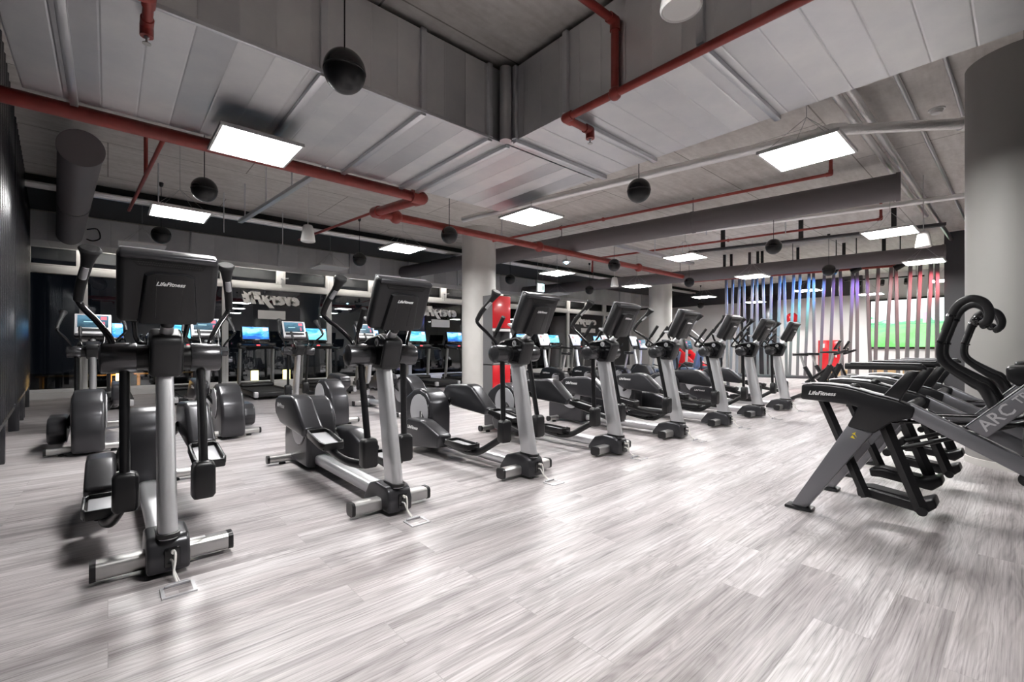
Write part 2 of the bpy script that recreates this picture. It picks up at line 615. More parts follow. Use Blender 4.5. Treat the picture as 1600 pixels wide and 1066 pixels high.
# windows: one bay each = frame with transom, panes as children
edges = [-1.35, -0.41, 2.32, 5.03, 7.76, 10.5, 13.22, 15.95, 18.7, 21.0]
for i in range(len(edges) - 1):
    a, b = edges[i], edges[i + 1]
    mb = MB()
    yw = Y1 - 0.03
    mb.box((a + 0.035, yw, 1.75), (0.07, 0.10, 3.28), bev=0.006)
    mb.box((b - 0.035, yw, 1.75), (0.07, 0.10, 3.28), bev=0.006)
    mb.box(((a + b) / 2, yw, 2.80), (b - a - 0.12, 0.12, 0.15), bev=0.006)
    mb.box(((a + b) / 2, yw, 3.36), (b - a - 0.12, 0.10, 0.08), bev=0.006)
    mb.box(((a + b) / 2, yw, 0.17), (b - a - 0.12, 0.10, 0.07), bev=0.006)
    mids = [(a + b) / 2] if b - a > 1.2 else []
    for mx in mids:
        mb.box((mx, yw, 3.10), (0.14, 0.10, 0.46), bev=0.006)
    xs = [a + 0.07] + mids + [b - 0.07]
    for k in range(len(xs) - 1):          # opening sash in the upper light
        s0, s1 = xs[k] + 0.07 * (k > 0), xs[k + 1] - 0.07 * (k < len(xs) - 2)
        for zz in (2.895, 3.30):
            mb.box(((s0 + s1) / 2, yw - 0.01, zz), (s1 - s0, 0.08, 0.05), bev=0.004)
        for xx in (s0 + 0.025, s1 - 0.025):
            mb.box((xx, yw - 0.01, 3.10), (0.05, 0.08, 0.38), bev=0.004)
    w = struct(mb.build('window_%d' % (i + 1), M_frame))
    MB().box(((a + b) / 2, yw + 0.01, 1.46), (b - a - 0.14, 0.012, 2.52)).build('lower_pane', M_glass, w)
    MB().box(((a + b) / 2, yw + 0.01, 3.10), (b - a - 0.14, 0.012, 0.48)).build('upper_pane', M_glass, w)
    if mids:
        hb = MB()
        hb.box((mids[0] + 0.02, yw - 0.10, 3.06), (0.05, 0.10, 0.03), bev=0.006)
        hb.tube([(mids[0] + 0.02, yw - 0.13, 3.06), (mids[0] + 0.17, yw - 0.15, 3.08)], 0.014, 8)
        hb.tube([(mids[0] + 0.02, yw - 0.08, 3.05), (mids[0] + 0.02, yw - 0.08, 2.82)], 0.010, 8)
        hb.build('window_opener', M_strut, w)

# night outside: dark pavement
struct(MB().box((9, 22, -0.12), (44, 15.5, 0.1)).build('ground', mat('dark_pavement', (0.05, 0.05, 0.052), 0.8)))

# merged mirrored lettering on the window glass + the white field below it
DEC = [(2.66, 4.32, 2.47, 3.095, 3.80, 2.03, 0.24), (8.15, 9.85, 2.40, 8.63, 9.40, 1.99, 0.27), (16.28, 18.2, 2.38, 16.88, 17.96, 1.95, 0.2)]
wherelist = ['left of the second elliptical', 'left of the round column', 'right of the red cabinet']
for (x0, x1, zc, r0, r1, rz_, rh), nm in zip(DEC, wherelist):
    t = thing('window_lettering', 'white mirrored lettering with a white field on the window glass ' + nm, 'window sticker', ((x0 + x1) / 2, 14.045, 0), 0, 'window lettering')
    Wd = x1 - x0
    # read from the street: mirrored from inside
    Mx = Matrix.Translation((0, 0, zc)) @ Matrix(((-1, 0, 0, 0), (0, 0, 1, 0), (0, 1, 0, 0), (0, 0, 0, 1)))
    text_part('letters', 'everyFit', 0.40, M_white, t, Mx @ Matrix.Scale(Wd / 1.55, 4, (1, 0, 0)), shear=0.28, extr=0.002, bold=0.036)
    MB().box(((r0 + r1) / 2 - (x0 + x1) / 2, 0, rz_), (r1 - r0, 0.004, rh)).build('white_field', M_white, t)

# ------------------------------------------------------------------ columns
for (x, y, lab) in [(6.34, 8.28, 'pale round concrete column beside the red and grey cabinet'),
                    (6.36, 0.01, 'thick round column darkened for shade, behind the arc trainers at the right edge'),
                    (14.35, 8.40, 'distant pale round column left of the coloured post screen')]:
    t = thing('concrete_column', lab, 'column', (x, y, 0), 0, 'round columns')
    MB().lathe([(0.385, 0.0), (0.385, CEIL)], seg=48).build('shaft', M_columnshade if x > 6.35 and y < 1 else M_column, t)
    MB().lathe([(0.392, 0.0), (0.392, 0.06), (0.386, 0.065)], seg=48).build('base_ring', M_column, t)

# ------------------------------------------------------------------ slatted black screens along the left
def left_line(y):
    return -0.745 - 0.062 * (y - 6.5)


def slat_screen(y0, y1, legs, label, zb=0.45):
    xa, xb = left_line(y0), left_line(y1)
    t = thing('slatted_screen', label, 'screen', (xa, y0, 0), 0, 'black slatted screens')
    d = Vector((xb - xa, y1 - y0, 0))
    L = d.length
    d.normalize()
    nrm = Vector((d.y, -d.x, 0))
    ang = math.atan2(d.y, d.x)
    mb = MB()
    k = 0.0
    while k < L - 0.1:
        p = d * (k + 0.06) + nrm * -0.03
        mb.cyl((p.x, p.y, zb), (p.x, p.y, CEIL - 0.01), 0.058, seg=16)
        k += 0.21
    mb.build('slats', M_slat, t)
    p = d * (L / 2) - nrm * 0.065
    MB().box((p.x, p.y, (zb + CEIL - 0.02) / 2), (L, 0.03, CEIL - 0.02 - zb), (0, 0, ang)).build('backing_board', M_blackwall, t)
    MB().box((d.x * L / 2 - nrm.x * 0.02, d.y * L / 2 - nrm.y * 0.02, zb - 0.02), (L, 0.09, 0.05), (0, 0, ang), 0.006).build('bottom_rail', M_slat, t)
    for f in legs:
        p = d * f - nrm * 0.04
        MB().box((p.x, p.y, zb / 2 - 0.02), (0.10, 0.10, zb - 0.04), (0, 0, ang), 0.008).build('leg', M_slat, t)
    return t


slat_screen(-0.8, 3.35, (0.3, 3.4), 'black slatted screen alongside the viewer, reaching behind the picture edge')
slat_screen(3.4, 7.6, (0.4, 3.05), 'nearest black slatted screen on legs at the left edge')
slat_screen(7.75, 10.2, (1.15, 2.4), 'middle black slatted screen on legs down the left side')
slat_screen(10.35, 12.3, (0.15, 2.0), 'farthest black slatted screen on legs, nearest the windows')

# ------------------------------------------------------------------ big rectangular air ducts
DZ0, DZ1 = 3.05, 3.73
t = thing('air_duct', 'wide galvanised rectangular air duct running across the upper left ceiling', 'air duct', (-0.48, 3.3, DZ0))
MB().box((2.34, 0.84, (DZ1 - DZ0) / 2), (4.68, 1.68, DZ1 - DZ0)).build('sheet_body', M_galvx, t)


def angle_bar(mb, p0, p1, dz=0.0):
    mb.tube([p0, p1], 0.020, 4, sx=1.2, sy=0.9)


for u in (0.28, 1.62, 2.42, 3.12, 3.34):
    mb = MB()
    mb.box((u, 0.84, -0.018), (0.05, 1.72, 0.036), bev=0.004)
    mb.box((u, -0.018, (DZ1 - DZ0) / 2), (0.05, 0.036, DZ1 - DZ0), bev=0.004)
    mb.build('stiffener', M_strut, t)
MB().box((1.66, -0.012, 0.0), (3.3, 0.03, 0.03), bev=0.004).build('edge_seam', M_strut, t)
t = thing('air_duct', 'wide galvanised rectangular air duct running overhead to the upper right corner', 'air duct', (2.86, 3.28, DZ0))
MB().box((0.67, -3.2, (DZ1 - DZ0) / 2), (1.34, 6.4, DZ1 - DZ0)).build('sheet_body', M_galvy, t)
for v_ in (-0.12, -0.75, -1.9, -3.4):
    mb = MB()
    mb.box((0.67, v_, -0.018), (1.38, 0.05, 0.036), bev=0.004)
    mb.box((-0.018, v_, (DZ1 - DZ0) / 2), (0.036, 0.05, DZ1 - DZ0), bev=0.004)
    mb.build('stiffener', M_strut, t)
tag(MB().cyl((2.775, 3.215, DZ0 - 0.02), (2.775, 3.215, DZ1 - 0.02), 0.055, seg=24).build('corner_pipe', M_galvz),
    'short vertical grey metal pipe in the inner corner of the overhead ducts', 'pipe')
# duct over the windows
t = thing('air_duct', 'long galvanised air duct above the window wall', 'air duct', (-1.32, 12.36, 3.15))
MB().box((11.0, 0.40, 0.27), (22.0, 0.8, 0.54)).build('sheet_body', M_galvw, t)
for k in range(12):
    MB().box((0.9 + k * 1.8, -0.015, 0.27), (0.04, 0.03, 0.58), bev=0.004).build('stiffener', M_strut, t)

# round dark grey ducts
def spiro(p0, p1, r, label):
    p0, p1 = Vector(p0), Vector(p1)
    t = thing('round_duct', label, 'air duct', p0, 0, 'round grey ducts')
    d = p1 - p0
    MB().cyl((0, 0, 0), d, r, seg=40).build('tube', M_spiro, t)
    e = d.normalized()
    MB().cyl(-e * 0.01, e * 0.04, r + 0.012, seg=40).build('end_ring', M_spiro, t)
    n = int(d.length // 3)
    for k in range(1, n + 1):
        c_ = d * (k / (n + 1))
        mb = MB()
        mb.cyl(c_ - e * 0.02, c_ + e * 0.02, r + 0.008, seg=40)
        mb.cyl(c_ + Vector((0, 0, r)), c_ + Vector((0, 0, CEIL - p0.z)), 0.008, seg=8)
        mb.build('hanger_band', M_spiro, t)
    return t


spiro((-0.22, 6.9, 3.30), (-0.56, 12.345, 3.30), 0.19, 'short dark grey round duct with open end hanging at upper left')
spiro((8.28, 1.16, 3.36), (6.63, 12.345, 3.36), 0.185, 'long dark grey round duct passing behind the pale column in the middle')
spiro((13.74, 1.17, 3.20), (11.55, 12.345, 3.20), 0.17, 'farther dark grey round duct above the coloured post screen')
ob = MB()
ob.tube([(0.16, 0.95, -0.05), (0.30, 0.9, -0.03), (0.34, 0.95, -0.18), (0.24, 1.0, -0.24), (0.15, 1.0, -0.22)], 0.012, 8, 4)
o = ob.build('flexible_cable', M_tube)
o.location = (-0.45, 10.6, 3.35)
tag(o, 'black looped cable beside the short round duct at upper left', 'cable')

# ------------------------------------------------------------------ pipes
def pipe(pts, r, m, label, cat='pipe', name='sprinkler_pipe', group=None, fittings=(), heads=(), seg=12):
    t = thing(name, label, cat, pts[0], 0, group)
    o0 = Vector(pts[0])
    mb = MB()
    q = [Vector(p) - o0 for p in pts]
    for i in range(len(q) - 1):
        mb.cyl(q[i], q[i + 1], r, seg=seg)
    for i in range(1, len(q) - 1):
        mb.sphere(q[i], r * 1.02, seg=12)
    mb.build('pipe_run', m, t)
    for i in range(1, len(q) - 1):
        e0, e1 = (q[i - 1] - q[i]).normalized(), (q[i + 1] - q[i]).normalized()
        f = MB()
        f.sphere(q[i], r * 1.3, seg=12)
        f.cyl(q[i], q[i] + e0 * r * 2.4, r * 1.28, seg=seg)
        f.cyl(q[i], q[i] + e1 * r * 2.4, r * 1.28, seg=seg)
        f.build('elbow_fitting', m, t)
    for p in fittings:
        p = Vector(p) - o0
        f = MB()
        f.sphere(p, r * 1.7, seg=12)
        f.build('tee_fitting', m, t)
    for p in heads:
        p = Vector(p) - o0
        f = MB()
        f.lathe([(0.012, 0.0), (0.014, -0.02), (0.006, -0.025), (0.006, -0.05), (0.022, -0.052), (0.022, -0.056)], p, seg=12)
        f.build('sprinkler_head', M_steel, t)
    return t


pipe([(-0.62, 5.08, 3.0), (2.98, 5.08, 3.0), (2.96, 6.40, 3.11), (12.1, 6.40, 3.11)], 0.062, M_redpipe, 'thick red sprinkler main running from upper left behind the duct and across the room',
     fittings=[(3.3, 6.40, 3.11), (6.4, 6.40, 3.11), (9.9, 6.40, 3.11)])
pipe([(2.83, -2.5, 3.0), (2.83, 2.52, 3.0), (3.15, 2.52, 3.0), (3.15, 2.52, 2.95)], 0.030, M_redpipe, 'red sprinkler pipe along the lower edge of the right overhead duct', heads=[(3.15, 2.52, 2.94)],
     fittings=[(2.83, 2.03, 3.0)])
pipe([(2.83, 2.03, 3.0), (2.83, 2.03, 3.54), (1.2, 2.10, 3.56)], 0.030, M_redpipe, 'vertical red sprinkler riser in front of the right overhead duct')
pipe([(-0.46, 3.20, 3.03), (0.17, 3.20, 3.03), (0.17, 3.42, 2.99), (0.17, 3.42, 2.95)], 0.026, M_redpipe, 'short red sprinkler pipe with a brass head at the top left', heads=[(0.17, 3.42, 2.94)])
pipe([(6.2, 7.6, 3.4), (7.14, 1.70, 3.4), (7.14, 1.70, 3.75)], 0.022, M_redpipe, 'thin red sprinkler branch above the long round duct', group='thin red branch pipes',
     fittings=[(6.62, 5.0, 3.4), (6.48, 5.9, 3.4)])
pipe([(9.35, 7.4, 3.4), (10.3, 1.70, 3.4), (10.3, 1.70, 3.75)], 0.022, M_redpipe, 'thin red sprinkler branch far right under the concrete ceiling', group='thin red branch pipes',
     fittings=[(9.9, 4.2, 3.4)])
pipe([(9.35, 7.4, 3.4), (9.33, 7.4, 3.05)], 0.022, M_redpipe, 'short red drop pipe at the far end of the right branch', group='thin red branch pipes')
pipe([(0.45, 5.1, 3.05), (0.44, 5.98, 3.3), (0.25, 9.5, 3.3)], 0.022, M_redpipe, 'thin red sprinkler branch at upper left near the ball speakers', group='thin red branch pipes')
pipe([(0.36, 7.4, 3.3), (0.36, 7.4, CEIL)], 0.022, M_redpipe, 'short red riser stub on the upper left branch', group='thin red branch pipes')
pipe([(3.3, 6.40, 3.14), (3.28, 6.42, 3.3), (2.9, 9.8, 3.3)], 0.022, M_redpipe, 'thin red sprinkler branch sloping away left of the round column', group='thin red branch pipes')
pipe([(13.0, 6.6, 3.08), (14.3, 1.55, 3.08)], 0.03, M_redpipe, 'red pipe running just above the coloured post screen', group='thin red branch pipes')

pipe([(4.92, 6.9, 3.48), (5.92, 1.40, 3.48), (6.85, 0.35, 3.48), (7.2, -0.6, 3.48)], 0.055, M_foil, 'foil wrapped pipe crossing under the concrete ceiling beside the right duct', name='lagged_pipe', group='foil lagged pipes')
pipe([(4.6, 1.25, 3.63), (11.7, 1.25, 3.63)], 0.040, M_foil, 'foil wrapped pipe running away above the right column, left of a pair', name='lagged_pipe', group='foil lagged pipes')
pipe([(4.6, 1.135, 3.63), (15.4, 1.135, 3.63)], 0.040, M_foil, 'foil wrapped pipe running away above the right column, right of a pair', name='lagged_pipe', group='foil lagged pipes')
pipe([(4.6, 0.84, 3.775), (14.0, 0.82, 3.775)], 0.022, M_strut, 'thin grey conduit beside the pair of foil pipes at upper right', name='conduit_pipe', group='grey conduits')
pipe([(4.6, 0.50, 3.78), (12.0, 0.42, 3.78)], 0.018, M_strut, 'thin grey conduit under the ceiling just left of the right column', name='conduit_pipe', group='grey conduits')
pipe([(-1.2, 10.12, 3.62), (20.0, 10.13, 3.62)], 0.055, M_foil, 'foil wrapped pipe under the dark beam in front of the windows', name='lagged_pipe', group='foil lagged pipes')
pipe([(-1.2, 9.95, 3.60), (20.0, 9.96, 3.60)], 0.03, M_foil, 'thin foil wrapped pipe below the long one before the windows', name='lagged_pipe', group='foil lagged pipes')
pipe([(8.9, 5.0, 3.50), (10.2, 0.2, 3.50)], 0.045, M_foil, 'foil wrapped pipe between the round ducts on the right', name='lagged_pipe', group='foil lagged pipes')

# strut channels / cable trays
t = thing('cable_tray', 'galvanised strut channel with hangers at upper left behind the red main', 'cable tray', (1.97, 5.2, 3.22))
MB().box((-0.17, 1.75, 0), (0.07, 3.6, 0.05), (0, 0, R(4.5)), 0.004).build('channel', M_strut, t)
for k, yy in enumerate((0.35, 1.3, 2.3, 3.3)):
    mb = MB()
    mb.cyl((-0.03 - 0.078 * yy, yy, 0.02), (-0.03 - 0.078 * yy, yy, 0.575), 0.010, seg=8)
    mb.build('hanger_rod', M_strut, t)
t = thing('cable_tray', 'galvanised cable tray crossing between the two long round ducts', 'cable tray', (8.0, 5.76, 3.30))
mb = MB()
mb.box((1.6, -0.05, 0), (3.6, 0.02, 0.06))
mb.box((1.6, 0.05, 0), (3.6, 0.02, 0.06))
mb.box((1.6, 0.0, -0.02), (3.6, 0.10, 0.01))
mb.build('channel', M_strut, t)
for xx in (0.3, 1.6, 2.9):
    MB().cyl((xx, 0, 0), (xx, 0, 0.495), 0.009, seg=8).build('hanger_rod', M_strut, t)
t = thing('cable_tray', 'dark cable tray below the ceiling in front of the coloured posts', 'cable tray', (9.85, 5.0, 3.28))
MB().box((0.62, -2.0, 0), (0.12, 4.3, 0.05), (0, 0, R(15)), 0.004).build('channel', M_darkwall, t)
for yy in (-0.6, -2.0, -3.4):
    MB().box((0.62 - 0.26 * (yy + 2), yy, 0.24), (0.07, 0.07, 0.5)).build('hanger_rod', M_blackwall, t)
# thin ceiling rods: hangers for services
for k, (x, y, zb) in enumerate([(0.55, 8.4, 3.0), (1.5, 9.2, 3.1), (2.6, 9.8, 3.05), (5.6, 6.6, 3.05), (8.9, 4.2, 3.35), (9.9, 3.1, 3.35)]):
    lab = ['near the upper left light panel', 'left of the strut channel end', 'behind the strut channel', 'left of the round column head', 'above the cable tray right of centre', 'over the right branch pipe'][k]
    tag(MB().cyl((x, y, zb), (x, y, CEIL), 0.009, seg=8).build('hanger_rod', M_strut), 'thin threaded ceiling rod ' + lab, 'rod', 'loose hanger rods')

# ------------------------------------------------------------------ LED panels
def make_panel(apex, top, lens=None):
    t = thing('light_panel', '', 'ceiling light', (0, 0, 0), 0, 'square LED panels')
    mb = MB()
    for sx_, sy_, w_, h_ in ((0, 0.31, 0.64, 0.02), (0, -0.31, 0.64, 0.02), (0.31, 0, 0.02, 0.60), (-0.31, 0, 0.02, 0.60)):
        mb.box((sx_, sy_, 0), (w_, h_, 0.028))
    mb.box((0, 0, 0.010), (0.62, 0.62, 0.006))
    mb.build('frame', M_white, t)
    MB().box((0, 0, -0.004), (0.60, 0.60, 0.012)).build('diffuser', lens or M_diff, t)
    for s in (-1, 1):
        mb = MB()
        mb.tube([(-0.26, 0.26 * s, 0.013), (0, 0.0, apex)], 0.0022, 5)
        mb.tube([(0.26, 0.26 * s, 0.013), (0, 0.0, apex)], 0.0022, 5)
        mb.build('suspension_wire', M_wire, t)
    if top > apex:
        MB().cyl((0, 0, apex), (0, 0, top), 0.003, seg=6).build('drop_wire', M_wire, t)
    return t


PZ = 2.90
LP = [(0.72, 7.50, 'square LED panel at upper left above the nearest elliptical'),
      (3.97, 7.44, 'square LED panel left of the round column, above the second elliptical'),
      (4.80, 1.33, 'large square LED panel at upper right before the long round duct'),
      (8.05, 7.44, 'square LED panel right of the round column below the emergency lamp'),
      (8.54, 4.46, 'square LED panel right of centre over the sixth elliptical'),
      (9.09, 1.39, 'square LED panel right beside the white pendant near the right column'),
      (12.70, 1.39, 'square LED panel farthest right in front of the post screen'),
      (12.09, 4.53, 'square LED panel at the left end of the post screen'),
      (11.48, 7.47, 'square LED panel left of the distant column'),
      (15.68, 7.49, 'distant square LED panel before the white end wall'),
      (1.20, 1.28, 'square LED panel over the viewer, above the picture'),
      (16.3, 4.50, 'square LED panel behind the post screen'),
      (16.6, 1.40, 'square LED panel in the area with the video wall'),
      (19.0, 3.40, 'added square fill panel right in front of the video wall'),  # this panel and the next are added to brighten the room behind the posts
      (18.9, 7.00, 'added square fill panel in front of the tall black locker')]
o = make_panel(DZ0 - PZ, 0)
o.location = (0.99, 4.57, PZ)
o['label'] = 'nearest bright square LED panel, hung below the left duct'
o = make_panel(0.13, CEIL - PZ)
o.location = (4.34, 4.49, PZ)
o['label'] = 'square LED panel just under the duct corner, right of the column'
pan = None
for x, y, lab in LP:
    if pan is None:
        pan = make_panel(0.32, CEIL - PZ)
        pan.location = (x, y, PZ)
        pan['label'] = lab
    else:
        dup(pan, (x, y, PZ), 0, lab)

off = make_panel(0.32, CEIL - PZ, M_white)
for k, (x, lab) in enumerate([(0.45, 'switched-off square panel just above the nearest elliptical console'), (3.72, 'switched-off square panel before the window duct left of the second front elliptical console'),
                              (7.75, 'switched-off square panel in the row before the windows, behind the round column'), (11.2, 'switched-off square panel in the row before the windows, left of the distant column')]):
    if k == 0:
        off.location = (x, 10.32, PZ)
        off['label'] = lab
        off['group'] = 'switched-off panels by the windows'
    else:
        dup(off, (x, 10.32, PZ), 0, lab, 'switched-off panels by the windows')

# added fill lamps, unseen behind the window duct, to brighten the window wall
M_lin = mat('window_fill_light', (0.9, 0.9, 0.9), 0.5, emit=(1.0, 0.93, 0.84), estr=30.0)
lin = None
for x in (0.2, 3.0, 5.7, 8.5, 11.2, 14.0, 16.7):
    if lin is None:
        lin = thing('window_fill_lamp', 'added slim fill lamp, unseen behind the duct above the window glass', 'lamp', (x, 13.72, 3.52), 0, 'added window fill lamps')
        MB().box((0, 0, 0.02), (1.5, 0.09, 0.05), bev=0.006).build('housing', M_white, lin)
        MB().box((0, 0, -0.012), (1.46, 0.07, 0.016)).build('diffuser', M_lin, lin)
        for s in (-1, 1):
            MB().cyl((0.6 * s, 0, 0.04), (0.6 * s, 0, CEIL - 3.52), 0.006, seg=6).build('drop_rod', M_wire, lin)
    else:
        dup(lin, (x, 13.72, 3.52))

# ------------------------------------------------------------------ black ball speakers
def make_speaker(top):
    t = thing('ball_speaker', '', 'speaker', (0, 0, 0), 0, 'black ball speakers')
    r = 0.135
    n = 14
    MB().lathe([(max(0.001, r * math.cos(a)), r * math.sin(a)) for a in [R(90 * k / n) for k in range(n + 1)]][::-1] + [(r, 0.0)], seg=36).build('upper_shell', M_gloss, t)
    prof = [(r * 1.0, 0.0), (r * 1.012, -0.004), (r * 1.012, -0.010), (r * 0.985, -0.014)] + [(max(0.001, r * 0.985 * math.cos(a)), -0.012 + r * 0.985 * math.sin(a)) for a in [R(-90 * k / n) for k in range(1, n + 1)]]
    MB().lathe(prof, seg=36).build('lower_grille', M_black, t)
    MB().cyl((0, 0, r - 0.003), (0, 0, top), 0.005, seg=8).build('cord', M_tube, t)
    MB().lathe([(0.012, top - 0.07), (0.028, top - 0.05), (0.034, top)], seg=16).build('ceiling_cap', M_black, t)
    return t


SZ = 2.95
spk = make_speaker(CEIL - SZ)
SPK = [(1.18, 3.01, 'largest black ball speaker hanging in front of the left duct'),
       (0.84, 6.34, 'black ball speaker at upper left beside the first light panel'),
       (0.65, 9.36, 'black ball speaker above the nearest elliptical console'),
       (4.65, 3.00, 'black ball speaker hanging right of the duct corner, upper middle'),
       (4.17, 6.24, 'black ball speaker just left of the pale round column'),
       (3.91, 9.18, 'small black ball speaker before the duct above the second elliptical'),
       (9.05, 3.03, 'black ball speaker under the long round duct at right'),
       (8.42, 6.06, 'black ball speaker directly above a small white pendant'),
       (12.77, 3.08, 'black ball speaker before the coloured post screen'),
       (8.05, 9.14, 'small black ball speaker right beside the pale column, under the duct'),
       (12.20, 6.25, 'small black ball speaker right of the distant column'),
       (11.44, 9.18, 'small black ball speaker before the window duct right of centre'),
       (19.1, 9.27, 'tiny black ball speaker before the white end wall')]
first = True
for x, y, lab in SPK:
    if first:
        spk.location = (x, y, SZ)
        spk['label'] = lab
        first = False
    else:
        under = (2.86 < x < 4.2 and y < 5) or (y > 3.3 and y < 4.98 and x < 4.2)
        dup(spk, (x, y, SZ), 0, lab, 'black ball speakers')

# white pendants
def make_pendant():
    t = thing('pendant_speaker', '', 'pendant', (0, 0, 0), 0, 'white pendants')
    MB().lathe([(0.045, 0.125), (0.062, 0.118), (0.074, 0.08), (0.098, -0.08), (0.102, -0.115), (0.094, -0.125), (0.088, -0.118)], seg=32).build('shade', M_lampwhite, t)
    MB().cyl((0, 0, 0.12), (0, 0, CEIL - 2.80), 0.006, seg=8).build('cord', M_lampwhite, t)
    return t


pen = make_pendant()
for k, (x, y, lab) in enumerate([(2.22, 7.06, 'white conical pendant hanging at left beside the red main'), (9.53, 1.05, 'white conical pendant near the right column'),
                                 (9.77, 7.02, 'small white conical pendant below a ball speaker'), (2.16, 1.15, 'white conical pendant cut off by the top edge of the picture')]):
    if k == 0:
        pen.location = (x, y, 2.80)
        pen['label'] = lab
    else:
        dup(pen, (x, y, 2.93 if k == 3 else 2.80), 0, lab)

# exit sign and emergency lamp
t = thing('exit_sign', 'glowing pale green exit sign box hanging above the third elliptical', 'exit sign', (8.9, 8.85, 2.76))
MB().box((0, 0, 0), (0.26, 0.05, 0.24), bev=0.008).build('housing', M_white, t)
MB().box((0, -0.027, 0.0), (0.23, 0.006, 0.2)).build('lit_face', M_exit, t)
mb = MB()
mb.sphere((-0.03, -0.033, 0.055), 0.016, seg=10)
mb.tube([(-0.03, -0.033, 0.03), (-0.01, -0.033, -0.02), (-0.04, -0.033, -0.07)], 0.012, 6)
mb.tube([(-0.01, -0.033, -0.02), (0.02, -0.033, -0.045), (0.03, -0.033, -0.075)], 0.010, 6)
mb.box((0.07, -0.033, -0.0), (0.05, 0.004, 0.14))
mb.build('pictogram', mat('exit_green', (0.0, 0.35, 0.2), 0.5), t)
for s in (-1, 1):
    MB().cyl((0.1 * s, 0, 0.11), (0.1 * s, 0, CEIL - 2.76), 0.004, seg=6).build('drop_wire', M_wire, t)
t = thing('emergency_lamp', 'small bluish emergency lamp hanging above a square light panel right of the column', 'emergency lamp', (8.287, 7.353, 3.19))
MB().lathe([(0.02, 0.05), (0.10, 0.03), (0.11, 0.0), (0.10, -0.015)], seg=24).build('housing', M_white, t)
MB().lathe([(0.055, -0.012), (0.04, -0.045), (0.01, -0.06)], seg=20).build('lens', M_exitblue, t)
MB().cyl((0, 0, 0.04), (0, 0, CEIL - 3.19), 0.008, seg=8).build('drop_rod', M_wire, t)
# smoke detector on the duct corner
t = thing('smoke_detector', 'white round smoke detector near the duct tip above the column', 'smoke detector', (4.9, 5.6, CEIL))
MB().lathe([(0.055, 0.0), (0.06, -0.02), (0.045, -0.05), (0.02, -0.055)], seg=20).build('body', M_white, t)
MB().lathe([(0.075, 0.0), (0.075, -0.012)], seg=20).build('base_plate', M_white, t)
t = thing('smoke_detector', 'white round smoke detector under the ceiling left of the right column', 'smoke detector', (7.0, 0.66, CEIL))
MB().lathe([(0.055, 0.0), (0.06, -0.02), (0.045, -0.05), (0.02, -0.055)], seg=20).build('body', M_white, t)
MB().lathe([(0.075, 0.0), (0.075, -0.012)], seg=20).build('base_plate', M_white, t)

# ------------------------------------------------------------------ ellipticals
def rrect(w, h, r, n=4):
    pts = []
    for cx_, cy_, a0 in ((w - r, h - r, 0), (-w + r, h - r, 90), (-w + r, -h + r, 180), (w - r, -h + r, 270)):
        for k in range(n + 1):
            a = R(a0 + 90 * k / n)
            pts.append((cx_ + r * math.cos(a), cy_ + r * math.sin(a)))
    return pts


def bar_x(x0, x1, cy_, cz, w, h, r):
    """rounded-rectangle bar along x"""
    return MB().loft([[(x, cy_ + p[0], cz + p[1]) for p in rrect(w, h, r)] for x in (x0, x1)])


